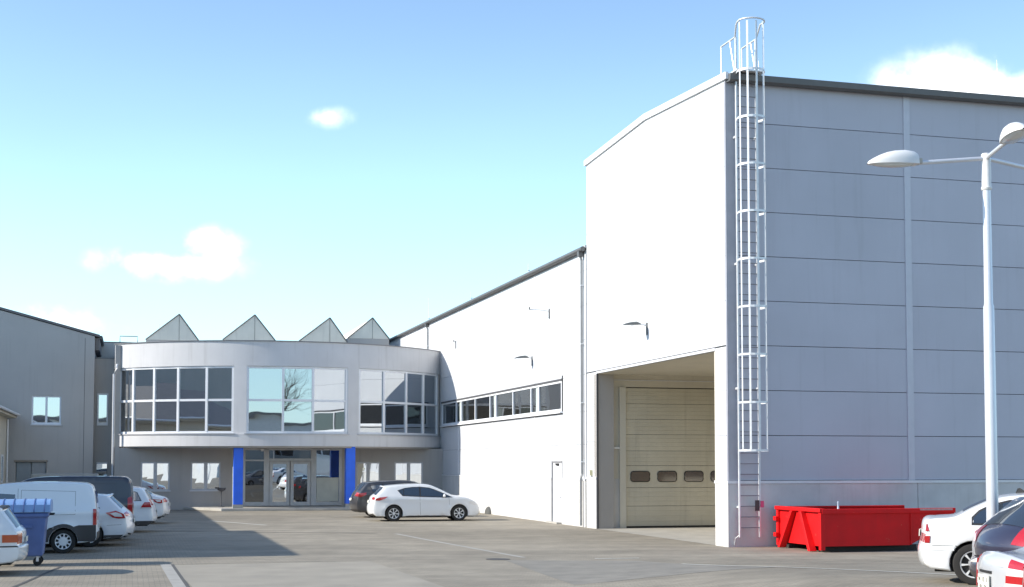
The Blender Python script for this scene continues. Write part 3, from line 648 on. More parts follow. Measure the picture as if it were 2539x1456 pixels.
def added_white_hall():  # added out of view, turned to catch sun and brighten the ground-floor panes
    t = thing('added_white_block', 'added unseen white block behind the viewer, angled to brighten the ground-floor window reflections', 'building', W3(-10, -84), TH+R_(38))
    bxp('wall', mat('added_block_white', (.74, .74, .72), .8, 0, .06), t, -14, 9, -10, 0, 0, 5.6); bxp('roof', ROOF_DARK, t, -14.2, 9.2, -10.2, .2, 5.601, 5.9)
    for k in range(3): bxp('roller_door', STEEL, t, -12+k*7, -8+k*7, 0, .05, 0, 3.6)
added_white_hall()

# ------------------------------------------------------------------ caged ladder (on the shaded facade, beside the corner)
def ladder():
    t = thing('caged_ladder', 'tall white caged steel ladder fixed beside the hall corner', 'ladder', W3(0, 0, 0), TH)
    xl, xr, yb = .24, .86, -.20
    for x in (xl, xr):
        MB().box(x-.022, x+.022, yb-.032, yb+.032, .28, 14.55).build('stringer', STEEL, t, bevel=.004)
    z = .55; rung = None
    while z < 13.6:
        if rung is None: rung = MB().tube([(xl, yb, 0), (xr, yb, 0)], .014, 6).mesh('rung', mat('unlit_rung_steel', (.22, .22, .23), .5, .3), 40)  # rungs' unlit darkness is painted in as a darker steel
        o = link('rung', rung, t); o.location = (0, 0, z); z += .30
    cx, cy, rx, ry = .55, -.52, .40, .40
    def hoop_pts(z):
        pts = [(xl, yb, z)]
        for k in range(0, 13):
            a = R_(160 + k*(220/12)); pts.append((cx+rx*math.cos(a), cy+ry*math.sin(a), z))
        pts.append((xr, yb, z)); return pts
    hz = [2.72+1.345*i for i in range(9)]
    hoop = None
    for z in hz:
        if hoop is None:
            mb = MB(); P = hoop_pts(0)
            for i in range(len(P)-1):
                p, q = Vector(P[i]), Vector(P[i+1]); d = (q-p).normalized(); n = Vector((d.y, -d.x, 0))*.005
                mb.add([p+n+Vector((0,0,s)) for s in (-.03, .03)]+[q+n+Vector((0,0,s)) for s in (-.03, .03)]+[p-n+Vector((0,0,s)) for s in (-.03, .03)]+[q-n+Vector((0,0,s)) for s in (-.03, .03)],
                       [(0,2,3,1),(4,5,7,6),(0,4,6,2),(1,3,7,5),(0,1,5,4),(2,6,7,3)])
            hoop = mb.mesh('hoop', STEEL)
        o = link('hoop', hoop, t); o.location = (0, 0, z)
    # top hoop with hand rails running back over the roof
    z = 14.92; zr = 14.55
    MB().tube([(xl-.02, .75, zr), (xl-.02, yb, zr)]+[(p[0], p[1], z-(.37 if i in (0,) else .1*max(0, 1-abs(i)/3))) for i, p in enumerate(hoop_pts(0)) if 0 < i < 14]+[(xr+.02, yb, zr), (xr+.02, .75, zr)], .026, 8).build('top_rail', STEEL, t, 50)
    for x in (xl-.02, xr+.02):
        MB().tube([(x, .75, 13.60), (x, .75, zr)], .02, 6).build('rail_post', STEEL, t)
        MB().tube([(x, .15, zr), (x, -.17, 13.55)], .024, 6).build('rail_brace', STEEL, t)
    bxp('landing_plate', STEEL, t, xl-.1, xr+.1, -.5, .35, 13.52, 13.56)
    for k in range(5):
        a = R_(192 + k*39); x, y = cx+(rx-.012)*math.cos(a), cy+(ry-.012)*math.sin(a)
        n = Vector((math.cos(a), math.sin(a), 0)); u = Vector((-n.y, n.x, 0))
        b = MB(); c = Vector((x, y, 0)); vs = []
        for zz in (2.72, 14.86):
            for s, q in ((-.028, 0), (.028, 0), (.028, .008), (-.028, .008)): vs.append(c+u*s-n*q+Vector((0, 0, zz)))
        b.add(vs, [(3,2,1,0),(4,5,6,7),(0,1,5,4),(1,2,6,5),(2,3,7,6),(3,0,4,7)]); b.build('cage_bar', STEEL, t)
    for z in (1.10, 4.45, 8.0, 11.65):
        for x in (xl, xr): bxp('wall_bracket', STEEL, t, x-.02, x+.02, yb+.03, -.0, z, z+.06)
    MB().box(.86, .96, -.26, -.24, 1.12, 1.30).build('pink_tag', PINK, t); MB().box(.70, .83, -.245, -.23, 1.02, 1.32).build('ladder_guard', CLAD_PL, t)
    MB().tube([(.15, -.03, .05), (.15, -.10, .25), (.22, -.18, .33)], .012, 6).build('earth_wire', STEEL, t)
ladder()

# ------------------------------------------------------------------ street lamp with three arms
def lamp_head(parent, base, dirv, L=.80):
    d = Vector(dirv).normalized(); up = Vector((0, 0, 1)); s = d.cross(up).normalized(); up = s.cross(d).normalized(); base = Vector(base)
    n = 11; m = 14; vs = []; und = []
    prof = [(0, .10, .135), (.06, .115, .16), (.25, .145, .175), (.45, .155, .165), (.6, .15, .145), (.75, .13, .11), (.88, .095, .07), (.96, .055, .04), (1.0, .02, .012)]
    mb = MB(); k = len(prof)
    for f, w, h in prof:
        for j in range(m+1):
            a = math.pi*j/m; vs.append(base+d*f*L+s*w*math.cos(a)+up*(h*1.3*math.sin(a)**.8-.03+.02*f))
    fs = [(i*(m+1)+j, i*(m+1)+j+1, (i+1)*(m+1)+j+1, (i+1)*(m+1)+j) for i in range(k-1) for j in range(m)]
    fs += [tuple(range(m+1))] + [(i*(m+1), (i+1)*(m+1), (i+1)*(m+1)+m, i*(m+1)+m) for i in range(k-1)]
    mb.add(vs, fs); h = mb.build('lamp_head', LAMP_W, parent, 45)
    mb = MB(); vs = []
    for f, w, hh in [(.12, .10, .03), (.3, .13, .05), (.5, .135, .055), (.7, .12, .05), (.84, .09, .03), (.9, .05, .012)]:
        for j in range(9):
            a = math.pi*j/8; vs.append(base+d*f*L+s*w*math.cos(a)-up*(hh*math.sin(a)+.022-.02*f))
    mb.add(vs, [(i*9+j, i*9+j+1, (i+1)*9+j+1, (i+1)*9+j) for i in range(5) for j in range(8)]+[(i*9, (i+1)*9, (i+1)*9+8, i*9+8) for i in range(5)])
    mb.build('lamp_lens', LAMP_G, h, 45)
    mb = MB(); c = base; q = [c-d*.06+s*w+up*z for w, z in ((-.07, -.02), (.07, -.02), (.07, .06), (-.07, .06))]+[c+d*.2+s*w+up*z for w, z in ((-.09, -.025), (.09, -.025), (.09, .06), (-.09, .06))]
    mb.add(q, [(3,2,1,0),(4,5,6,7),(0,1,5,4),(1,2,6,5),(2,3,7,6),(3,0,4,7)]); mb.build('lamp_neck', LAMP_U, h)
def street_lamp():
    x, y = 7.37, 21.1; z0 = gz(x, y)
    t = thing('street_lamp', 'tall pale steel street lamp with three arms behind the parked cars', 'street lamp', (x, y, z0))
    H = 7.15-z0
    MB().lathe([(.095, 0), (.09, 1.3), (.082, 4.35), (.066, 4.40), (.060, H-.55)], 16, 'z').build('pole', POLE, t, 30)
    MB().lathe([(.072, H-.56), (.085, H-.53), (.072, H-.50), (.072, H), (.06, H+.015)], 16, 'z').build('pole_cap', LAMP_W, t, 30)
    bxp('service_hatch', POLE, t, -.05, .05, -.097, -.07, .6, .95)
    for dx, dy, dz, L in ((-1.0, -.12, -.09, 1.10), (-.05, -1.0, .02, 1.0), (1.0, .55, -.06, 1.5)):
        d = Vector((dx, dy, 0)).normalized(); e = d*L+Vector((0, 0, dz*L)); b = Vector((0, 0, H-.06))
        MB().tube([b, b+e*.5, b+e], .033, 10).build('arm', POLE, t, 50)
        lamp_head(t, b+e*1.02, (d.x, d.y, dz*.4))
street_lamp()

# ------------------------------------------------------------------ wall lights
def wall_light(a, b, z, arm, label, head=True):
    t = thing('wall_light', label, 'light', W3(a, b, z), TH, 'wall lights on the sunlit facade')
    bxp('back_plate', GUTTER, t, -.03, 0, -.05, .05, -.28, .12)
    MB().tube([(-.02, 0, .02), (-arm*.5, 0, .06), (-arm, 0, .06)], .025, 6).build('arm', STEEL, t)
    if head:
        L = .62; vs = []; prof = [(0, .07, .06), (.2, .13, .11), (.5, .14, .10), (.8, .11, .06), (1, .03, .01)]
        for f, w, h in prof:
            for j in range(9):
                an = math.pi*j/8; vs.append((-arm-f*L, w*math.cos(an), .05+h*math.sin(an)-.03*f))
        MB().add(vs, [(i*9+j, i*9+j+1, (i+1)*9+j+1, (i+1)*9+j) for i in range(4) for j in range(8)]+[(i*9, (i+1)*9, (i+1)*9+8, i*9+8) for i in range(4)]+[tuple(range(9))]).build('lamp_head', mat('lamp_grey', (.10, .11, .11), .4, .3), t, 45)
    else:
        MB().tube([(-arm, 0, .06), (-arm, 0, .16)], .03, 6).build('mount_end', GUTTER, t)
wall_light(0, 19.57, 6.75, .18, 'small grey floodlight on the white wing above the strip window')
wall_light(0, 6.25, 6.85, .25, 'grey floodlight mounted above the loading niche on the tall hall')
wall_light(0, 17.1, 8.50, .85, 'bare bracket arm without a lamp high on the white wing', False)
wall_light(0, 33.6, 8.62, .12, 'small dark fitting on the white wing just above the office roof', False)

# ------------------------------------------------------------------ red skip
def skip():
    t = thing('red_skip', 'long open-topped red steel skip against the grey facade', 'skip', W3(1.36, -2.9, 0), TH)
    L, Wd, H, th = 4.05, 2.55, 1.12, .05; zf = .16
    # long sides (front one towards the viewer) : the far end rakes outwards
    for y0 in (0, Wd-th):
        MB().prism([(.0, zf), (2.6, zf), (3.15, .42), (3.98, .82), (3.98, H), (0, H)], y0, y0+th, 'y').build('side_wall', RED_SKIP, t)
    for y0 in (-.05, Wd-th): bxp('top_rail', RED_SKIP, t, -.03, 4.0, y0, y0+.10, H-.10, H+.03, bevel=.012)
    bxp('end_wall', RED_SKIP, t, -.001, th, th, Wd-th, zf, H)
    bxp('end_rail', RED_SKIP, t, -.10, .06, -.04, Wd+.05, H-.06, H+.045, bevel=.015)
    MB().prism([(2.55, zf+.0), (2.6, zf), (3.98, .82), (3.98, .87)], th, Wd-th, 'y').build('raked_end', RED_SKIP, t)
    bxp('floor', RED_SKIP, t, .05, 2.6, th, Wd-th, zf, zf+.05)
    for y0 in (.25, Wd-.45): bxp('skid', mat('skid_black', (.03, .028, .025), .8), t, .12, 2.95, y0, y0+.18, .01, zf-.002)
    # lifting frame ribs on the end
    for yc0, yc1 in ((Wd*.40, Wd*.15), (Wd*.60, Wd*.85)):
        MB().add([(x, y, z) for z, y, o in ((H-.06, yc0, .05), (.02, yc1, .22)) for x, y in ((0, y-.07), (0, y+.07), (-.12-o*.4, y+.07), (-.12-o*.4, y-.07))],
                 [(3,2,1,0),(4,5,6,7),(0,1,5,4),(1,2,6,5),(2,3,7,6),(3,0,4,7)]).build('end_rib', RED_SKIP, t, bevel=.012)
    for y in (-.02, Wd-.10): bxp('corner_post', RED_SKIP, t, -.06, .07, y, y+.13, .06, H-.06, bevel=.01)
    for z in (.30, .75): bxp('hook_lug', RED_SKIP, t, -.14, -.06, Wd-.12, Wd+.06, z, z+.12, bevel=.01)
    for k in range(1): bxp('side_rib', RED_SKIP, t, 2.62+k*.62, 2.66+k*.62, -.025, 0, zf+.02, H-.11)
    bxp('name_strip', mat('worn_white_lettering', (.55, .30, .28), .8, 0, .3, 20), t, 2.9, 3.9, -.055, -.05, H-.03, H+.02)
skip()
tag(MB().lathe([(.05, 0), (.06, .10), (.03, .16), (.022, .30), (.03, .34), (.012, .36)], 10, 'z').build('plastic_bottle', mat('scrap_blue', (.45, .50, .60), .3), None, 40), 'crumpled blue and white bottle standing up inside the red skip', 'bottle').location = W3(2.55, -1.6, .95)
def scrap():
    t = thing('scrap_pile', 'grey scrap heap filling the bottom of the red skip', 'scrap', W3(1.4, -2.7, .212), TH)
    rng = random.Random(3)
    for k in range(16):
        x, y = rng.uniform(.2, 2.3), rng.uniform(.25, 1.9); s = rng.uniform(.2, .4); hh = rng.uniform(.35, .74)
        MB().prism([(x+s*math.cos(q+rng.uniform(-.3, .3))*rng.uniform(.6, 1), y+s*math.sin(q)*rng.uniform(.6, 1)) for q in (0, 1, 2, 3, 4, 5)], 0, hh).build('scrap_piece', mat('scrap_grey', (.14, .13, .12), .8, 0, .4), t)
scrap()

# ------------------------------------------------------------------ refuse container
def bin_():
    t = thing('refuse_container', 'large blue wheeled refuse container beside the white car at left', 'bin', W3(-18.75, -1.9, 0), TH)
    w, d = .66, .52
    def ring(hw, hd, z): return [(-hw, -hd, z), (hw, -hd, z), (hw, hd, z), (-hw, hd, z)]
    mb = MB(); R = [ring(.52, .40, .22), ring(.53, .41, .26), ring(.60, .49, 1.10), ring(.66, .53, 1.14), ring(.66, .53, 1.22)]
    mb.add([p for r in R for p in r], [(3,2,1,0), (16,17,18,19)]+[(i*4+k, i*4+(k+1) % 4, i*4+4+(k+1) % 4, i*4+4+k) for i in range(4) for k in range(4)])
    mb.build('tub', BIN_BLUE, t, bevel=.03)
    mb = MB(); n = 12; prof = []
    for k in range(n+1):
        a = math.pi*k/n; prof.append((-.56*math.cos(a), 1.23+.10*(1 if 0 < k < n else 0)+.20*math.sin(a)**.7))
    MB().prism(prof, -.70, .70, 'x').build('lid', BIN_LID, t, 35, bevel=.015)
    for k in range(6):
        x = -.56+k*.225; MB().tube([(x, p[0]*1.01, p[1]+.004) for p in prof], .014, 5).build('lid_rib', BIN_BLUE, t)
    for x in (-.42, .42):
        for y in (-.30, .30):
            c = MB().lathe([(.05, -.03), (.095, -.028), (.10, 0), (.095, .028), (.05, .03)], 16, 'y', (x, y, .10)).build('caster', RUBBER, t, 40)
            bxp('caster_fork', STEEL, c, x-.03, x+.03, y-.045, y+.045, .10, .235)
    for y in (-.2, .2): MB().tube([(.66, y, 1.18), (.76, y, 1.18)], .022, 6).build('trunnion', BLACK_PL, t)
    MB().tube([(.62, -.25, .82), (.72, -.25, .84), (.72, .25, .84), (.62, .25, .82)], .016, 6).build('grip_bar', BLACK_PL, t)
    for y in (-.46,): bxp('front_rib', BIN_BLUE, t, -.30, .30, y-.05, y-.0, .88, .94)
bin_()

# ------------------------------------------------------------------ small yard furniture
def louvre_box():
    t = thing('ventilation_box', 'low concrete-topped ventilation box with louvres by the grey gable', 'vent', W3(-20.3, 27.6, 0), TH)
    bxp('wall', CONC, t, 0, 2.5, 0, 1.6, 0, 1.0); bxp('cap_slab', CONC, t, -.12, 2.66, -.15, 1.75, 1.72, 1.90, bevel=.02)
    for x in (0, 1.18, 2.34): bxp('pier', CONC, t, x, x+.16, .0, 1.6, 1.0, 1.718)
    for s in range(2):
        for k in range(7):
            bxp('louvre', STEEL, t, .16+s*1.18, 1.18+s*1.16, .02+.0, .10, 1.03+k*.095, 1.09+k*.095)
    bxp('dark_inside', BLACK_PL, t, .17, 2.33, .25, 1.5, 1.0, 1.717)
louvre_box()
def ashtray():
    t = thing('standing_ashtray', 'small grey pedestal ashtray beside the left blue column', 'ashtray', W3(-11.75, 35.9, .14), TH)
    MB().lathe([(.16, 0), (.16, .02), (.025, .04), (.025, .78), (.20, .86), (.23, .98), (.20, .98), (.03, .90)], 16, 'z').build('stand', mat('dark_steel', (.12, .12, .13), .5, .4), t, 40)
ashtray()
tag(MB().box(-.3, .3, -.22, .22, 0, .85).box(-.34, .34, -.26, .26, .85, .93).build('litter_bin', CLAD_PL, None, bevel=.03), 'dark litter bin behind the right blue column by the entrance', 'bin').location = W3(-4.55, 35.3, .14)
def rest_stop():
    t = thing('junction_box', 'small pale junction box on the wing beside the niche', 'box', W3(-.0, 11.9, 1.9), TH)
    bxp('housing', mat('pale_yellow', (.62, .58, .35), .5), t, -.10, 0, -.10, .10, .02, .22); bxp('cover', TRIM2, t, -.115, -.10, -.08, .08, .04, .20)
rest_stop()
def half_round_form():
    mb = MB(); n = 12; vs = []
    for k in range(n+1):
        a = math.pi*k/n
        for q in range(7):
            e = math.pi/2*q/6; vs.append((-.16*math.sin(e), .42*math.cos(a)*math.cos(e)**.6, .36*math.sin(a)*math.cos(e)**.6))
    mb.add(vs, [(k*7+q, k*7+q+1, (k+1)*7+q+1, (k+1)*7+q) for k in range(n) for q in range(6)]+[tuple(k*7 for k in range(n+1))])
    o = mb.build('half_round_form', mat('half_round_grey', (.10, .10, .095), .9, 0, .2, 6, .3, 40), None, 60); o.location = W3(-.05, 26.6, -.01); o.rotation_euler = (0, 0, TH)  # dark half-ellipsoid added against the wall foot, not identified as any object
    tag(o, 'dark half-round form at the foot of the white wing wall', 'stone')
    d = MB().lathe([(.30, 0), (.30, .006), (.26, .008), (.25, .005), (.02, .007)], 24, 'z').build('manhole_cover', mat('cast_iron', (.09, .085, .08), .7, .3, .3, 20, .4, 60), None, 30)
    d.location = (-.35, 33.9, .003); tag(d, 'round cast-iron manhole cover in the middle of the yard', 'manhole')
half_round_form()

# ------------------------------------------------------------------ bare tree mirrored in the office glass
def bare_tree(loc, h, seed, label):
    t = thing('bare_tree', label, 'tree', loc); rng = random.Random(seed); tr = MB(); br = MB()
    def grow(p, d, L, r, lev, mb):
        pts = [p]; rad = [r]; n = 3
        for i in range(n):
            d = (d+Vector((rng.uniform(-.22, .22), rng.uniform(-.22, .22), rng.uniform(-.03, .16)))).normalized(); p = p+d*L/n; pts.append(p); rad.append(r*(1-.4*(i+1)/n))
        mb.tube(pts, rad, 6 if lev < 2 else 4)
        if lev >= 5: return
        for k in range(4 if lev < 4 else 3):
            q = pts[1+k % n] if lev else pts[-1]; a = rng.uniform(0, 6.28); s = rng.uniform(.45, .9)
            u = d.orthogonal().normalized(); v = d.cross(u); grow(q, (d+(u*math.cos(a)+v*math.sin(a))*s).normalized(), L*rng.uniform(.55, .78), rad[1+k % n]*.62, lev+1, br)
    grow(Vector((0, 0, -.1)), Vector((0, 0, 1)), h*.28, h*.014, 0, tr)
    tr.build('trunk', BARK, t, 50); br.build('crown', BARK, t, 50)
bare_tree(W3(9.0, -60, 0), 25, 4, 'bare leafless tree behind the viewer mirrored in the middle office pane')

# ------------------------------------------------------------------ vehicles
def catmull(P, k):
    out = []; n = len(P)
    for i in range(n-1):
        p0, p1, p2, p3 = P[max(i-1, 0)], P[i], P[i+1], P[min(i+2, n-1)]
        for j in range(k):
            t = j/k
            out.append(tuple(.5*(2*p1[c]+(p2[c]-p0[c])*t+(2*p0[c]-5*p1[c]+4*p2[c]-p3[c])*t*t+(3*p1[c]-p0[c]-3*p2[c]+p3[c])*t**3) for c in (0, 1)))
    return out+[P[-1]]
def offset_poly(P, d):
    n = len(P); A = sum(P[i][0]*P[(i+1) % n][1]-P[(i+1) % n][0]*P[i][1] for i in range(n)); s = 1 if A > 0 else -1
    out = []; nrm = []
    for i in range(n):
        p, a, b = Vector(P[i]), Vector(P[i-1]), Vector(P[(i+1) % n])
        e1 = (p-a).normalized() if (p-a).length > 1e-6 else Vector((0, 0)); e2 = (b-p).normalized() if (b-p).length > 1e-6 else Vector((0, 0))
        n1 = Vector((-e1.y, e1.x))*s; n2 = Vector((-e2.y, e2.x))*s; m = n1+n2
        if m.length < 1e-4: m = n1
        m.normalize(); c = max(.45, m.dot(n1)); q = p+m*d/c; out.append((q.x, q.y)); nrm.append((-m.x, -m.y))
    return out, nrm
class Car:
    K = 5
    def __init__(s, sp):
        s.sp = sp; s.L = sp['L']; s.Wh = sp['W']/2; s.up = catmull(sp['top'], s.K)
        r, ra, zb = sp['r'], sp['r']*1.13, sp.get('zb', .20)
        bot = []
        for xc in (sp['xf'], sp['xr']):
            dx = math.sqrt(ra*ra-(zb-r)**2); a0 = math.atan2(zb-r, dx); n = 14
            for k in range(n+1):
                a = a0+(math.pi-2*a0)*k/n; bot.append((xc+ra*math.cos(a), r+ra*math.sin(a)))
            if xc == sp['xf']:
                for k in range(1, 6): bot.append((sp['xf']-dx+(sp['xr']+2*dx-sp['xf'])*k/6, zb))
        s.P = s.up+bot; s.n_up = len(s.up)
        s.inset, s.nrm = offset_poly(s.P, .035); s.mid, _ = offset_poly(s.P, .010)
    def W(s, x, z):
        sp = s.sp; u = (x-s.L/2)/(s.L/2); u = max(-1.05, min(1.05, u))
        k = sp.get('taper_f', .16) if u > 0 else sp.get('taper_r', .10)
        w = s.Wh*(1-k*abs(u)**sp.get('tp', 5.0))
        bl = sp['belt'][0]+(sp['belt'][1]-sp['belt'][0])*max(0, min(1, x/s.L))
        if z > bl: w -= (z-bl)*sp.get('tum', .34) + .012*min(1, (z-bl)/.06)
        else: w -= .012*((bl-z)/.35)**2*0 + .035*max(0, (.52-z)/.35)**2
        w += .018*math.exp(-((z-(bl-.10))/.07)**2)                     # shoulder crease
        for xc in (sp['xf'], sp['xr']):                                # flared arches
            d = math.hypot(x-xc, z-sp['r']); w += .022*math.exp(-((d-sp['r']*1.15)/.07)**2)
        return w
    @staticmethod
    def tri(poly, step):
        n = len(poly); B = []
        for i in range(n):
            a, b = Vector(poly[i]), Vector(poly[(i+1) % n]); k = max(1, int((b-a).length/step+.5))
            B += [a.lerp(b, q/k) for q in range(k)]
        m = len(B); pts = list(B)
        xs = [p.x for p in B]; zs = [p.y for p in B]
        def inside(x, z):
            c = False
            for i in range(m):
                p, q = B[i], B[i-1]
                if (p.y > z) != (q.y > z) and x < (q.x-p.x)*(z-p.y)/(q.y-p.y)+p.x: c = not c
            return c
        x = math.floor(min(xs)/step)*step
        while x < max(xs):
            z = math.floor(min(zs)/(step*.6))*step*.6
            while z < max(zs):
                if inside(x, z) and min((p.x-x)**2+(p.y-z)**2 for p in B) > (step*.35)**2: pts.append(Vector((x, z)))
                z += step*.6
            x += step
        r = delaunay_2d_cdt(pts, [(i, (i+1) % m) for i in range(m)], [], 1, 1e-6)
        return [(v.x, v.y) for v in r[0]], [tuple(f) for f in r[2]], m
    def body(s):
        n = len(s.P); v2, F, _ = s.tri(s.inset, .16)
        V = [(x, s.W(x, z), z) for x, z in v2]; b0 = len(V)
        for R, o in ((s.inset, 0), (s.mid, -.014), (s.P, -.050)): V += [(x, s.W(x, z)+o, z) for x, z in R]
        for k in range(2): F += [(b0+k*n+i, b0+k*n+(i+1) % n, b0+(k+1)*n+(i+1) % n, b0+(k+1)*n+i) for i in range(n)]
        mb = MB(); mb.add(V, F); mb.add([(x, -y, z) for x, y, z in V], [f[::-1] for f in F])
        vs = []; T = s.TS
        for i in range(n):
            for t in T: vs.append(s.sp_pt(i, t, 0))
        m = len(T); mb.add(vs, [(i*m+k, i*m+k+1, ((i+1) % n)*m+k+1, ((i+1) % n)*m+k) for i in range(n) for k in range(m-1)])
        return mb
    TS = (-1, -.94, -.8, -.45, 0, .45, .8, .94, 1)
    def sp_pt(s, i, t, off, P=None):
        p = s.P[i]; nx, nz = s.nrm[i]; w = s.W(*p)-.05; c = 0
        if i < s.n_up:
            e = min(1, i/3, (s.n_up-1-i)/3); c = (s.sp.get('crown', .035)+(s.sp.get('bulge', .09) if abs(nx) > 0 else 0)*nx*nx)*e
        b = (1-t*t)*c+off
        return (p[0]+nx*b, t*w, p[1]+nz*b)
    def strip_patch(s, name, m, parent, i0, i1, t0, t1, off=.006, nt=8, label=None):
        a, b = int(round(i0*s.K)), int(round(i1*s.K)); g = []
        idx = list(range(a, b+1))
        for o in (off, -.012):
            for i in idx:
                for k in range(nt+1): g.append(s.sp_pt(i, t0+(t1-t0)*k/nt, o))
        r, c = len(idx), nt+1; N = r*c; F = []
        for i in range(r-1):
            for k in range(nt): F += [(i*c+k, i*c+k+1, (i+1)*c+k+1, (i+1)*c+k)]
        for i in range(r-1): F += [(i*c, (i+1)*c, N+(i+1)*c, N+i*c), (i*c+nt, N+i*c+nt, N+(i+1)*c+nt, (i+1)*c+nt)]
        for k in range(nt): F += [(k, N+k, N+k+1, k+1), ((r-1)*c+k, (r-1)*c+k+1, N+(r-1)*c+k+1, N+(r-1)*c+k)]
        return MB().add(g, F).build(name, m, parent, 40)
    def side_patch(s, name, m, parent, poly, side, off=.006, th=.02):
        v2, F, _ = s.tri(poly, .10); F = list(F); N = len(v2)
        V = [(x, (s.W(x, z)+off)*side, z) for x, z in v2]; V2 = [(x, y-th*side, z) for x, y, z in V]
        cnt = {}
        for f in F:
            for a, b in zip(f, f[1:]+f[:1]): cnt[tuple(sorted((a, b)))] = cnt.get(tuple(sorted((a, b))), 0)+1
        F += [(a, b, N+b, N+a) for (a, b), c in cnt.items() if c == 1]
        return MB().add(V+V2, F).build(name, m, parent, 40)
WHEELS = {}
def wheel(parent, x, y, r, side, style):
    key = (round(r, 3), side, style)
    if key not in WHEELS:
        w = .19
        ty = MB().lathe([(r*.66, -w*.46), (r*.80, -w*.5), (r*.95, -w*.46), (r, -w*.30), (r, w*.30), (r*.95, w*.46), (r*.80, w*.5), (r*.66, w*.46)], 28, caps=False).mesh('wheel', RUBBER, 35)
        dk = MB().lathe([(r*.10, side*w*.10), (r*.67, side*w*.12), (r*.67, -side*w*.3)], 24).mesh('rim_well', RIM_DARK)
        rb = MB(); yo = side*w*.40
        rb.lathe([(r*.60, side*w*.20), (r*.60, yo), (r*.64, yo*1.12), (r*.68, yo*1.05), (r*.68, side*w*.2)], 28, caps=False)
        rb.lathe([(r*.02, yo*.95), (r*.15, yo*.9), (r*.17, side*w*.15)], 14)
        n = {'cap': 7, 'alloy': 7, 'van': 10, 'five': 5}[style]; hw = {'cap': .40, 'alloy': .26, 'van': .44, 'five': .36}[style]*2*math.pi/n/2*1.25
        for k in range(n):
            a = 2*math.pi*k/n; vs = []
            for rr, f, yy in ((r*.12, 1.5, yo*.92), (r*.38, .95, yo*.98), (r*.64, 1.12, yo)):
                for q in (-1, 1): vs.append((rr*math.cos(a+q*hw*f*.62), yy, rr*math.sin(a+q*hw*f*.62)))
            vs += [(x_, side*w*.16, z_) for x_, y_, z_ in vs]
            rb.add(vs, [(0, 1, 3, 2), (2, 3, 5, 4), (0, 2, 8, 6), (2, 4, 10, 8), (1, 7, 9, 3), (3, 9, 11, 5)])
        if style == 'van': rb.lathe([(r*.02, yo*1.02), (r*.36, yo*.98), (r*.40, side*w*.2)], 20)
        WHEELS[key] = (ty, rb.mesh('rim', RIM, 40), dk)
    ty, rm, dk = WHEELS[key]
    o = link('wheel', ty, parent); o.location = (x, y, r); o.rotation_euler = (0, random.uniform(0, 6), 0)
    link('rim', rm, o); link('rim_well', dk, o)
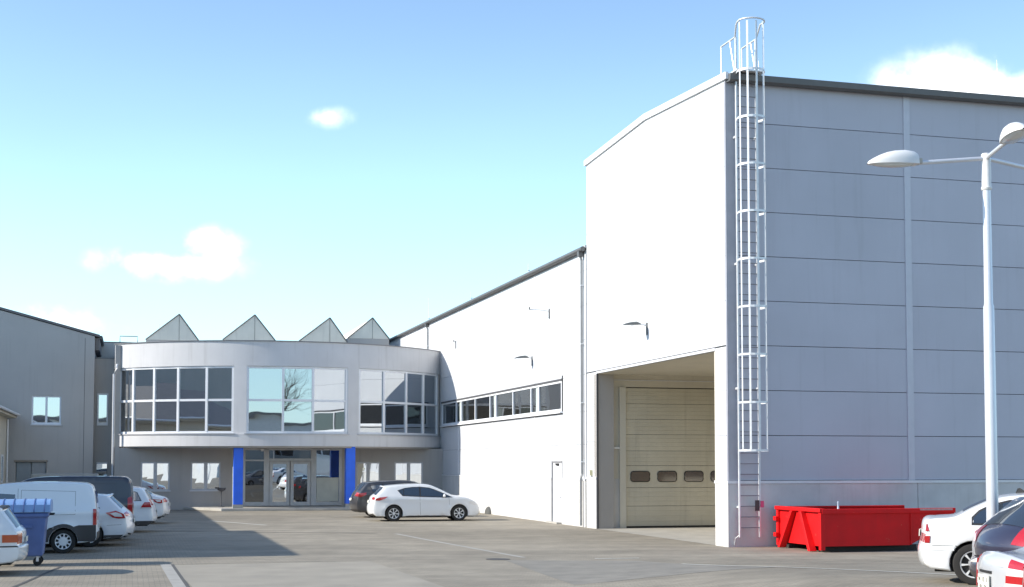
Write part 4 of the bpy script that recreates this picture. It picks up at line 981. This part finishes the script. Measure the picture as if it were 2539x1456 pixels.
def car(name, label, cat, sp, loc, head, pm, group=None):
    c = Car(sp); x, y = loc
    hx, hy = math.cos(head), math.sin(head)
    z0, z1 = gz(x+hx*sp['xr'], y+hy*sp['xr']), gz(x+hx*sp['xf'], y+hy*sp['xf'])
    t = thing(name, label, cat, (x, y, z0-(z1-z0)*sp['xr']/(sp['xf']-sp['xr'])), head, group); t.rotation_euler = (0, -math.atan2(z1-z0, sp['xf']-sp['xr']), head)
    mb = c.body(); me = mb.mesh('body', pm); bm = bmesh.new(); bm.from_mesh(me); bmesh.ops.remove_doubles(bm, verts=bm.verts, dist=.0015); bmesh.ops.recalc_face_normals(bm, faces=bm.faces); bm.to_mesh(me); bm.free()
    me.polygons.foreach_set('use_smooth', [True]*len(me.polygons)); me.set_sharp_from_angle(angle=R_(42))
    body = link('body', me, t)
    L = sp['L']; zb = sp.get('zb', .2)
    bxp('underbody', RIM_DARK, t, .18, L-.22, -c.Wh*.72, c.Wh*.72, zb-.02, .62)
    for xc in (sp['xr'], sp['xf']):
        for sd in (-1, 1): wheel(t, xc, sd*(c.Wh-.115), sp['r'], sd, sp.get('rim', 'cap'))
    for sd in (-1, 1):
        for w in sp.get('trim', []): c.side_patch('window_trim', BLACK_PL, t, w, sd, .003)
        for w in sp.get('wins', []): c.side_patch('side_window', GLASS_CAR, t, w, sd, .006)
        for m, w in sp.get('side', []): c.side_patch(m[0], m[1], t, w, sd, m[2] if len(m) > 2 else .006)
        for xa, za, xb, zb_ in sp.get('lines', []):
            d = Vector((xb-xa, zb_-za)); nn = Vector((-d.y, d.x)).normalized()*.0035
            c.side_patch('shut_line', RIM_DARK, body, [(xa+nn.x, za+nn.y), (xa-nn.x, za-nn.y), (xb-nn.x, zb_-nn.y), (xb+nn.x, zb_+nn.y)], sd, .0012, .004)
        for hx_, hz_ in sp.get('handles', []):
            w = c.W(hx_, hz_); MB().box(hx_-.09, hx_+.09, sd*w-.012, sd*w+.028, hz_-.014, hz_+.014).build('door_handle', sp.get('handle_mat', pm), t, bevel=.008)
        if 'mirror' in sp:
            mx, mz = sp['mirror']; w = c.W(mx, mz)-.02; vs = []
            mb = MB(); mb.lathe([(.02, 0), (.055, .02), (.07, .09), (.06, .16), (.02, .19)], 12, 'y'); mb.v = [(mx+p[0]*.75, sd*(w+p[1]), mz+.02+p[2]*1.05) for p in mb.v]; mb.build('wing_mirror', sp.get('mirror_mat', pm), t, 50)
    for nm, m, i0, i1, t0, t1 in sp.get('strip', []):
        c.strip_patch(nm, m, t, i0, i1, t0, t1)
    if 'plate' in sp:
        i, zc, hw, hh, rows = sp['plate']; k = int(round(i*c.K)); p = c.sp_pt(k, 0, .004); q = c.sp_pt(k+2, 0, .004)
        d = Vector((q[0]-p[0], 0, q[2]-p[2])).normalized(); n = Vector((-d.z, 0, d.x)); pc = Vector(p)
        bo = MB(); vs = [pc+d*b+Vector((0, a, 0))+n*o for o in (0, .012) for a, b in ((-hw, -hh), (hw, -hh), (hw, hh), (-hw, hh))]
        pl = bo.add(vs, [(0,1,2,3),(7,6,5,4),(0,4,5,1),(1,5,6,2),(2,6,7,3),(3,7,4,0)]).build('number_plate', PLATE, t)
        for r, txt in enumerate(rows):
            zz = (len(rows)-1)/2*.085-r*.09; sz = sp.get('tsize', .085)
            for ci, ch in enumerate(txt):
                if ch == ' ': continue
                cu = bpy.data.curves.new('plate_text', 'FONT'); cu.body = ch; cu.align_x = 'CENTER'; cu.align_y = 'CENTER'; cu.size = sz; cu.extrude = .001
                o = bpy.data.objects.new('plate_text', cu); COL.objects.link(o)
                dg = bpy.context.evaluated_depsgraph_get(); me2 = bpy.data.meshes.new_from_object(o.evaluated_get(dg)); bpy.data.objects.remove(o)
                me2.materials.clear(); me2.materials.append(INK)
                o = link('plate_character', me2, pl); xa = Vector((0, -1, 0)); ya = d; za = xa.cross(ya)
                o.matrix_local = Matrix.Translation(pc+n*.0145+d*zz+xa*(ci-(len(txt)-1)/2)*.046) @ Matrix((xa, ya, za)).transposed().to_4x4()
    return t, c
def grow_poly(P, d): return offset_poly(P, -d)[0]

HATCH_TOP = [(.16, .21), (.035, .33), (0, .56), (.05, .76), (.10, .93), (.17, 1.04), (.46, 1.33), (.55, 1.415), (1.07, 1.478), (1.87, 1.51), (2.35, 1.47), (2.80, 1.28), (3.28, 1.06), (3.78, .98), (4.17, .83), (4.36, .66), (4.42, .46), (4.36, .27), (4.2, .19)]
HW = [(1.05, 1.25), (1.31, 1.335), (1.62, 1.375), (1.93, 1.385), (2.32, 1.345), (2.55, 1.265), (2.83, 1.15), (3.22, .985), (2.96, .985), (2.16, 1.015), (1.22, 1.06)]
def split_win(P, x, w=.03):
    def clip(P, sgn, xx):
        out = []
        for i in range(len(P)):
            a, b = P[i], P[(i+1) % len(P)]
            ia, ib = sgn*(a[0]-xx) >= 0, sgn*(b[0]-xx) >= 0
            if ia: out.append(a)
            if ia != ib: f = (xx-a[0])/(b[0]-a[0]); out.append((xx, a[1]+(b[1]-a[1])*f))
        return out
    return clip(P, -1, x-w), clip(P, 1, x+w)
w1, w2 = split_win(HW, 1.93); w1a, w1b = split_win(w1, 1.26, .015)
hatch = dict(L=4.42, W=1.80, r=.325, xr=.86, xf=3.55, zb=.20, top=HATCH_TOP, belt=(1.03, .96), tum=.36, rim='cap', crown=.03, bulge=.12, taper_r=.13, taper_f=.2,
    trim=[grow_poly(HW, .025)], wins=[w1a, w1b, w2],
    side=[(('tail_light', RED_LENS, .012), [(.10, .86), (.13, .93), (.30, .985), (.60, 1.01), (.50, .93), (.28, .85)]), (('head_light', CLEAR_LENS, .008), [(3.95, .80), (4.18, .80), (4.33, .66), (4.20, .64), (4.0, .72)]), (('sill_shade', CLAD_PL, .004), [(1.34, .205), (1.34, .235), (3.08, .235), (3.08, .205)])],
    lines=[(1.92, 1.0, 1.95, .26), (3.12, .97, 3.18, .32)], handles=[(1.55, .90), (2.62, .88)], mirror=(2.92, 1.02),
    strip=[('rear_window', GLASS_REAR, 5.0, 6.2, -.82, .82), ('windscreen', GLASS_CAR, 10.2, 12.0, -.88, .88), ('tail_light', RED_LENS, 3.6, 4.4, .62, .985), ('tail_light', RED_LENS, 3.6, 4.4, -.985, -.62), ('lower_bumper', CLAD_PL, .2, 1.0, -.96, .96)],
    plate=(3.0, .7, .26, .055, []))
W = paint
WHITE_P = W('white_paint', (.74, .745, .75)); PEARL = W('pearl_paint', (.66, .67, .70), .05); SILVER = W('silver_paint', (.60, .61, .63), .35)
NAVY = W('dark_navy_paint', (.018, .019, .032), .2); CHAR = W('charcoal_paint', (.05, .048, .052), .3); AUB = W('dark_violet_paint', (.03, .026, .05), .25); WHITE2 = W('cool_white_paint', (.76, .79, .82))

p = W3(-6.72, 20.35); car('hatchback_car', 'white five-door hatchback parked nose to the white wing wall', 'car', hatch, (p.x, p.y), TH-R_(3.5), WHITE_P)

# dark estate beyond the white hatchback
EST_TOP = [(.18, .26), (.04, .36), (0, .60), (.03, .80), (.10, 1.0), (.22, 1.18), (.45, 1.45), (.62, 1.53), (1.2, 1.58), (2.0, 1.60), (2.55, 1.55), (2.95, 1.36), (3.38, 1.14), (3.9, 1.05), (4.3, .90), (4.5, .70), (4.55, .5), (4.48, .3), (4.3, .22)]
EW = [(.62, 1.38), (1.1, 1.46), (1.9, 1.48), (2.5, 1.43), (2.95, 1.23), (3.25, 1.09), (2.9, 1.07), (1.9, 1.09), (.72, 1.12)]
e1, e2 = split_win(EW, 2.0); e1a, e1b = split_win(e1, 1.15, .03)
suv = dict(L=4.55, W=1.84, r=.34, xr=.95, xf=3.62, zb=.25, top=EST_TOP, belt=(1.1, 1.05), tum=.3, rim='alloy', bulge=.12, trim=[grow_poly(EW, .02)], wins=[e1a, e1b, e2], handle_mat=CHROME,
    side=[(('tail_light', RED_LENS, .012), [(.06, .92), (.12, 1.06), (.42, 1.10), (.42, 1.0), (.18, .90)])], mirror=(2.95, 1.12),
    strip=[('rear_window', GLASS_REAR, 4.9, 6.1, -.80, .80), ('windscreen', GLASS_CAR, 10.2, 12.0, -.88, .88), ('tail_light', RED_LENS, 3.7, 4.5, .60, .985), ('tail_light', RED_LENS, 3.7, 4.5, -.985, -.60), ('lower_bumper', CLAD_PL, .2, 1.2, -.97, .97), ('chrome_bar', CHROME, 3.2, 3.4, -.5, .5)],
    plate=(2.8, .7, .26, .055, []))
p = W3(-6.80, 24.3); car('estate_car', 'dark grey estate half hidden behind the white hatchback by the entrance', 'car', suv, (p.x, p.y), TH, CHAR)

# left row, noses to the left
BACK = TH+math.pi
VAN_TOP = [(.12, .30), (.02, .36), (0, .55), (.015, .9), (.04, 1.3), (.09, 1.62), (.20, 1.79), (.45, 1.845), (1.2, 1.865), (2.0, 1.85), (2.55, 1.78), (2.95, 1.60), (3.35, 1.22), (3.6, 1.08), (4.0, .98), (4.18, .80), (4.22, .5), (4.16, .3), (4.0, .22)]
van = dict(L=4.22, W=1.76, r=.315, xr=.84, xf=3.42, zb=.26, top=VAN_TOP, belt=(1.15, 1.1), tum=.17, rim='van', crown=.02, bulge=.03, taper_r=.03, taper_f=.14,
    trim=[], wins=[[(2.05, 1.20), (2.05, 1.55), (2.55, 1.58), (2.80, 1.45), (3.10, 1.15)]],
    side=[(('cladding', CLAD_PL, .012), [(.06, .30), (.02, .40), (.02, .735), (.46, .735)] + [(.84+.46*math.cos(R_(q)), .315+.46*math.sin(R_(q))) for q in range(124, 55, -12)] + [(1.30, .60), (1.38, .47), (2.96, .47), (2.96, .30), (1.21, .30)] + [(.84+.368*math.cos(R_(q)), .315+.368*math.sin(R_(q))) for q in range(0, 181, 12)]),
          (('tail_light', RED_LENS, .014), [(.012, .74), (.025, 1.16), (.10, 1.16), (.10, .74)])],
    lines=[(.55, 1.02, .55, 1.62), (.55, 1.62, 1.9, 1.66), (.55, 1.02, 1.9, 1.0), (1.98, .45, 1.98, 1.70), (1.9, 1.0, 1.9, 1.66)], handles=[(2.15, 1.02)], handle_mat=BLACK_PL, mirror=(3.05, 1.2), mirror_mat=BLACK_PL,
    strip=[('rear_window', GLASS_REAR, 4.0, 5.0, -.85, -.12), ('rear_window', GLASS_REAR, 4.0, 5.0, .12, .85), ('rear_bumper', CLAD_PL, .4, 1.9, -.99, .99), ('tail_light', RED_LENS, 2.55, 3.7, .93, .998), ('tail_light', RED_LENS, 2.55, 3.7, -.998, -.93), ('windscreen', GLASS_CAR, 10.4, 12.0, -.88, .88)],
    plate=(2.5, .7, .26, .055, []))
p = W3(-17.12, 3.0); car('delivery_van', 'small white delivery van with dark lower trim behind the blue container', 'van', van, (p.x, p.y), BACK, WHITE2)
DV_TOP = [(.14, .32), (.02, .40), (0, .6), (.01, 1.0), (.03, 1.4), (.07, 1.74), (.18, 1.92), (.5, 1.955), (1.5, 1.97), (2.6, 1.95), (3.1, 1.86), (3.5, 1.62), (3.95, 1.22), (4.3, 1.05), (4.65, .92), (4.78, .7), (4.8, .5), (4.72, .32), (4.5, .25)]
dvan = dict(L=4.8, W=1.88, r=.33, xr=.95, xf=3.85, zb=.28, top=DV_TOP, belt=(1.2, 1.12), tum=.14, rim='alloy', crown=.02, bulge=.03, taper_r=.03,
    trim=[[(2.4, 1.22), (2.4, 1.68), (3.1, 1.68), (3.7, 1.22)]], wins=[[(2.45, 1.25), (2.45, 1.65), (3.08, 1.65), (3.6, 1.25)]],
    side=[(('tail_light', RED_LENS, .016), [(.0, .78), (.01, 1.30), (.06, 1.36), (.15, 1.30), (.15, .78)])], lines=[(.5, 1.2, 2.2, 1.2), (.5, 1.75, 2.2, 1.75), (.5, 1.2, .5, 1.75), (2.3, .4, 2.3, 1.8)], mirror=(3.5, 1.25),
    strip=[('rear_window', GLASS_REAR, 3.6, 5.0, -.85, .85), ('tail_light', RED_LENS, 2.5, 4.0, .91, .998), ('tail_light', RED_LENS, 2.5, 4.0, -.998, -.91), ('rear_bumper', CLAD_PL, .4, 1.6, -.99, .99), ('windscreen', GLASS_CAR, 10.4, 12.0, -.88, .88)], plate=(2.2, .7, .26, .055, []))
p = W3(-16.2, 8.55); car('passenger_van', 'tall dark navy van with upright red tail lights in the left row', 'van', dvan, (p.x, p.y), BACK, NAVY)
MON_TOP = [(.20, .24), (.05, .33), (0, .50), (.02, .68), (.05, .84), (.14, .98), (.52, 1.36), (.60, 1.44), (.95, 1.475), (1.7, 1.50), (2.4, 1.495), (2.9, 1.40), (3.3, 1.22), (3.72, 1.04), (4.2, .96), (4.6, .80), (4.78, .62), (4.83, .45), (4.76, .27), (4.5, .19)]
MW = [(.78, 1.10), (.95, 1.26), (1.2, 1.36), (1.7, 1.40), (2.4, 1.39), (2.85, 1.30), (3.25, 1.12), (3.5, .98), (2.4, 1.02)]
m1, m2 = split_win(MW, 2.35); m1a, m1b = split_win(m1, 1.55, .03)
mond = dict(L=4.83, W=1.88, r=.335, xr=1.02, xf=3.87, zb=.22, top=MON_TOP, belt=(1.02, .96), tum=.38, rim='alloy', bulge=.15, taper_r=.17, tp=4.0, trim=[grow_poly(MW, .02)], wins=[m1a, m1b, m2],
    side=[(('tail_light', RED_LENS, .012), [(.05, .80), (.10, .92), (.32, 1.02), (.60, .96), (.40, .82), (.24, .79)]), (('tail_light_clear', CLEAR_LENS, .017), [(.13, .84), (.17, .92), (.32, .97), (.47, .94), (.34, .85)]), (('bumper_lip', CLAD_PL, .006), [(.2, .24), (.1, .33), (.62, .33), (.66, .24)])],
    lines=[(.16, .62, .62, .60), (2.34, .98, 2.38, .28), (1.5, 1.0, 1.46, .66)], handles=[(1.9, .90)], mirror=(3.2, 1.0),
    strip=[('rear_window', GLASS_REAR, 5.1, 6.1, -.82, .82), ('tail_light', RED_LENS, 3.9, 4.8, .60, .985), ('tail_light', RED_LENS, 3.9, 4.8, -.985, -.60), ('lower_bumper', CLAD_PL, .1, .9, -.97, .97), ('exhaust_slot', BLACK_PL, 1.2, 1.4, .5, .85), ('exhaust_slot', BLACK_PL, 1.2, 1.4, -.85, -.5), ('windscreen', GLASS_CAR, 11.2, 12.9, -.88, .88)], plate=(3.0, .7, .26, .055, []))
p = W3(-16.32, 5.75); car('estate_car', 'silvery white estate with red and clear swept tail light beside the delivery van', 'car', mond, (p.x, p.y), BACK-R_(2), PEARL)
VOL_TOP = [(.16, .30), (.03, .38), (0, .52), (.03, .72), (.07, .92), (.13, 1.06), (.30, 1.38), (.42, 1.49), (.8, 1.53), (1.7, 1.55), (2.4, 1.54), (2.9, 1.44), (3.3, 1.25), (3.7, 1.06), (4.2, .97), (4.55, .84), (4.72, .64), (4.76, .47), (4.7, .30), (4.45, .21)]
VW = [(.42, 1.10), (.55, 1.36), (.8, 1.43), (1.7, 1.46), (2.4, 1.44), (2.85, 1.33), (3.2, 1.16), (3.48, 1.0), (2.4, 1.04)]
v1, v2 = split_win(VW, 2.3); v1a, v1b = split_win(v1, 1.4, .03)
volvo = dict(L=4.76, W=1.86, r=.33, xr=1.0, xf=3.8, zb=.24, top=VOL_TOP, belt=(1.04, .98), tum=.30, rim='five', bulge=.12, taper_r=.10, trim=[grow_poly(VW, .02)], wins=[v1a, v1b, v2],
    side=[(('tail_light', RED_LENS, .012), [(.06, .86), (.12, 1.04), (.30, 1.04), (.42, .86)]), (('tail_light_clear', CLEAR_LENS, .012), [(.06, .82), (.06, .858), (.425, .858), (.45, .82)]), (('bumper_lip', CLAD_PL, .008), [(.15, .26), (.02, .40), (.66, .40), (.66, .26)])], mirror=(3.2, 1.02),
    strip=[('rear_window', GLASS_REAR, 5.0, 6.2, -.84, .84), ('tail_light', RED_LENS, 4.0, 5.2, .72, .985), ('tail_light', RED_LENS, 4.0, 5.2, -.985, -.72), ('rear_bumper', CLAD_PL, .3, 1.2, -.98, .98), ('windscreen', GLASS_CAR, 11.2, 12.9, -.88, .88)], plate=(2.9, .7, .26, .055, []))
p = W3(-15.50, 13.7); car('estate_car', 'white boxy estate with block-shaped red tail light beyond the dark van', 'car', volvo, (p.x, p.y), BACK, WHITE2)
INS_TOP = [(.18, .28), (.04, .36), (0, .52), (.02, .72), (.05, .90), (.16, 1.02), (.50, 1.14), (.95, 1.36), (1.10, 1.42), (1.5, 1.47), (2.1, 1.50), (2.6, 1.46), (3.05, 1.30), (3.6, 1.04), (4.2, .95), (4.6, .80), (4.78, .62), (4.83, .45), (4.76, .28), (4.5, .2)]
IW = [(.85, 1.07), (1.15, 1.25), (1.5, 1.36), (2.1, 1.40), (2.6, 1.33), (3.0, 1.18), (3.35, .99), (2.2, 1.02)]
i1, i2 = split_win(IW, 2.15)
insig = dict(L=4.83, W=1.85, r=.33, xr=1.02, xf=3.8, zb=.22, top=INS_TOP, belt=(1.0, .95), tum=.4, rim='alloy', bulge=.16, taper_r=.18, tp=3.6, trim=[grow_poly(IW, .02)], wins=[i1, i2],
    side=[(('tail_light', RED_LENS, .012), [(.07, .82), (.08, .94), (.55, .99), (.36, .86), (.2, .80)]), (('tail_light_clear', CLEAR_LENS, .017), [(.13, .86), (.14, .93), (.36, .95), (.26, .86)])], mirror=(3.1, 1.0),
    strip=[('rear_window', GLASS_REAR, 6.0, 7.0, -.84, .84), ('tail_light', RED_LENS, 3.7, 4.4, .58, .985), ('tail_light', RED_LENS, 3.7, 4.4, -.985, -.58), ('chrome_bar', CHROME, 1.2, 1.35, -.9, .9), ('lower_bumper', CLAD_PL, .1, .8, -.97, .97), ('windscreen', GLASS_CAR, 11.2, 13.0, -.88, .88)], plate=(3.0, .7, .26, .055, []))
p = W3(-14.92, 20.4); car('liftback_car', 'white liftback with pointed tail light at the far end of the left row', 'car', insig, (p.x, p.y), BACK-R_(4), WHITE_P)
OLD_TOP = [(.14, .28), (.03, .36), (0, .56), (.0, .60), (.05, .66), (.05, .88), (.10, .98), (.36, 1.33), (.44, 1.42), (.9, 1.45), (1.6, 1.46), (2.1, 1.42), (2.5, 1.22), (2.85, 1.02), (3.3, .94), (3.75, .82), (3.9, .6), (3.93, .45), (3.85, .28), (3.6, .2)]
OW = [(.50, 1.02), (.66, 1.30), (1.5, 1.36), (2.0, 1.32), (2.4, 1.14), (2.65, .97)]
o1, o2 = split_win(OW, 1.55)
old = dict(L=3.93, W=1.72, r=.30, xr=.80, xf=3.2, zb=.24, top=OLD_TOP, belt=(.96, .93), tum=.34, rim='cap', bulge=.10, trim=[grow_poly(OW, .025)], wins=[o1, o2],
    side=[(('tail_light', ORANGE_LENS, .012), [(.03, .70), (.03, .86), (.34, .86), (.34, .70)]), (('tail_light_clear', CLEAR_LENS, .012), [(.35, .70), (.35, .86), (.42, .86), (.42, .70)]), (('bumper_line', CLAD_PL, .004), [(.01, .60), (.05, .63), (.6, .63), (.6, .60)])], mirror=(2.4, 1.0),
    strip=[('rear_window', GLASS_REAR, 6.0, 7.0, -.84, .84), ('tail_light', ORANGE_LENS, 4.1, 5.0, .66, .985), ('tail_light', ORANGE_LENS, 4.1, 5.0, -.985, -.66), ('roof_spoiler', BLACK_PL, 7.3, 8.0, -.9, .9), ('windscreen', GLASS_CAR, 11.2, 13.0, -.88, .88)], plate=(4.5, .7, .26, .055, []))
p = W3(-18.52, -4.35); car('hatchback_car', 'older white hatchback cut off by the left edge, in front of the blue container', 'car', old, (p.x, p.y), BACK, WHITE_P)

# right foreground
BMW_TOP = [(.14, .24), (.03, .32), (0, .52), (.03, .66), (.06, .80), (.07, .94), (.10, 1.02), (.20, 1.05), (.52, 1.085), (.82, 1.235), (1.15, 1.375), (1.5, 1.43), (2.0, 1.44), (2.5, 1.36), (2.95, 1.13), (3.25, 1.01), (4.0, .90), (4.35, .74), (4.46, .55), (4.40, .32), (4.2, .2)]
BW = [(.80, .985), (.80, 1.07), (.90, 1.17), (1.08, 1.26), (1.35, 1.33), (1.8, 1.355), (2.3, 1.30), (2.6, 1.16), (2.85, .985), (2.0, .985)]
b1, b2 = split_win(BW, 1.95); b1a, b1b = split_win(b1, 1.07, .02)
bmw = dict(L=4.46, W=1.76, r=.33, xr=.80, xf=3.55, zb=.21, top=BMW_TOP, belt=(.96, .93), tum=.40, rim='alloy', bulge=.10, taper_r=.13, crown=.03, trim=[grow_poly(BW, .028)], wins=[b1a, b1b, b2],
    side=[(('tail_light', RED_LENS, .012), [(.04, .66), (.05, .77), (.13, .77), (.12, .66)]), (('tail_light', RED_LENS, .012), [(.06, .85), (.075, .96), (.09, .97), (.12, .85)]), (('rub_strip', mat('white_strip', (.66, .67, .68), .4), .007), [(.02, .545), (.03, .565), (.5, .565), (.5, .545)])],
    lines=[(1.94, .96, 1.98, .28), (.16, .62, .55, .62), (1.10, .97, 1.02, .72)], handles=[(1.3, .86), (2.4, .84)], mirror=(2.65, 1.0),
    strip=[('rear_window', GLASS_REAR, 8.3, 9.9, -.74, .74), ('tail_light', RED_LENS, 3.0, 4.0, .55, .985), ('tail_light', RED_LENS, 3.0, 4.0, -.985, -.55), ('windscreen', GLASS_CAR, 13.1, 14.8, -.88, .88)], plate=(3.8, .7, .26, .055, []))
def near_rear(px, D, head, Wd):     # rear centre from the near rear corner
    n = Vector((-math.sin(head), math.cos(head))); return Vector((px, D))+n*Wd/2
h = R_(-21); q = near_rear(6.60, 22.2, h, 1.76)
tb, cb = car('saloon_car', 'white saloon parked beside the red skip behind the lamp post', 'car', bmw, (q.x, q.y), h, WHITE_P)
MB().add([(1.42, -.02, 1.445), (1.62, -.035, 1.45), (1.62, .035, 1.45), (1.42, .02, 1.445), (1.46, -.008, 1.53), (1.50, .008, 1.535), (1.50, -.008, 1.535), (1.46, .008, 1.53)], [(0,1,6,4), (3,7,5,2), (1,2,5,6), (0,4,7,3), (4,6,5,7), (0,3,2,1)]).build('roof_aerial', BLACK_PL, tb)
DK_TOP = [(.16, .26), (.02, .34), (-.02, .50), (.02, .56), (.06, .62), (.06, .78), (.12, .92), (.25, 1.06), (.62, 1.36), (.75, 1.44), (1.3, 1.50), (1.9, 1.52), (2.4, 1.46), (2.9, 1.24), (3.3, 1.06), (3.8, .96), (4.1, .82), (4.25, .6), (4.26, .45), (4.2, .28), (4.0, .2)]
DW = [(.75, 1.12), (1.0, 1.30), (1.3, 1.38), (1.9, 1.41), (2.4, 1.34), (2.85, 1.14), (3.15, 1.0), (2.2, 1.03)]
d1, d2 = split_win(DW, 2.0)
dark = dict(L=4.26, W=1.76, r=.32, xr=.82, xf=3.4, zb=.22, top=DK_TOP, belt=(1.02, .97), tum=.36, rim='alloy', bulge=.16, taper_r=.15, tp=4, trim=[grow_poly(DW, .02)], wins=[d1, d2],
    side=[(('tail_light', RED_LENS, .014), [(.10, .80), (.16, .96), (.36, 1.10), (.62, 1.12), (.40, .98), (.28, .80)]), (('tail_light_clear', CLEAR_LENS, .014), [(.09, .72), (.10, .797), (.27, .797), (.24, .72)])],
    lines=[(2.0, .98, 2.04, .3), (.62, 1.1, 1.1, 1.46)], mirror=(2.95, 1.05),
    strip=[('rear_window', GLASS_REAR, 6.9, 8.1, -.82, .82), ('tail_light', RED_LENS, 5.3, 6.9, .66, .985), ('tail_light', RED_LENS, 5.3, 6.9, -.985, -.66), ('lower_bumper', CLAD_PL, .1, 1.6, -.97, .97), ('windscreen', GLASS_CAR, 12.2, 14.0, -.88, .88)], plate=(2.2, .7, .26, .055, []))
h = R_(11); q = near_rear(7.05, 18.75, h, 1.76)
car('hatchback_car', 'dark violet hatchback between the white saloon and the silver car', 'car', dark, (q.x, q.y), h, AUB)
OCT_TOP = [(.16, .24), (.03, .33), (0, .50), (.01, .58), (.05, .64), (.055, .80), (.06, .93), (.09, 1.02), (.16, 1.05), (.52, 1.08), (.95, 1.28), (1.35, 1.42), (1.8, 1.45), (2.3, 1.42), (2.75, 1.26), (3.2, 1.05), (3.9, .96), (4.3, .80), (4.5, .6), (4.5, .42), (4.4, .28), (4.2, .2)]
CW = [(.95, 1.02), (1.2, 1.24), (1.5, 1.34), (1.9, 1.37), (2.4, 1.31), (2.75, 1.15), (3.0, .99), (2.0, 1.0)]
c1, c2 = split_win(CW, 2.0)
octa = dict(L=4.5, W=1.74, r=.32, xr=.98, xf=3.5, zb=.21, top=OCT_TOP, belt=(.99, .96), tum=.36, rim='five', bulge=.17, taper_r=.17, tp=4, crown=.02, trim=[grow_poly(CW, .02)], wins=[c1, c2],
    side=[(('tail_light', RED_LENS, .012), [(.03, .64), (.05, .98), (.12, 1.0), (.26, .98), (.30, .64)])],
    mirror=(2.8, 1.02), tsize=.075,
    strip=[('rear_window', GLASS_REAR, 9.3, 11.0, -.84, .84), ('tail_light', RED_LENS, 6.0, 6.8, .70, .995), ('tail_light', RED_LENS, 6.0, 6.8, -.995, -.70), ('tail_light_clear', CLEAR_LENS, 5.4, 6.0, -.995, -.68), ('tail_light_clear', CLEAR_LENS, 5.4, 6.0, .68, .995), ('tail_light', RED_LENS, 4.9, 5.4, -.995, -.66), ('tail_light', RED_LENS, 4.9, 5.4, .66, .995), ('tail_light_clear', CLEAR_LENS, 4.4, 4.9, -.995, -.66), ('tail_light_clear', CLEAR_LENS, 4.4, 4.9, .66, .995),
           ('boot_badge', CHROME, 6.3, 6.5, -.05, .05), ('boot_lettering', CHROME, 5.95, 6.05, -.58, -.42), ('plate_shade', BLACK_PL, 5.35, 5.5, -.26, .26), ('windscreen', GLASS_CAR, 13.2, 15.0, -.88, .88)],
    plate=(4.6, .7, .17, .10, ['N 15 1', '0J 2A']))
h = R_(1); q = near_rear(5.74, 15.45, h, 1.74)
car('saloon_car', 'silver car with two-line number plate in the lower right corner', 'car', octa, (q.x, q.y), h, SILVER)
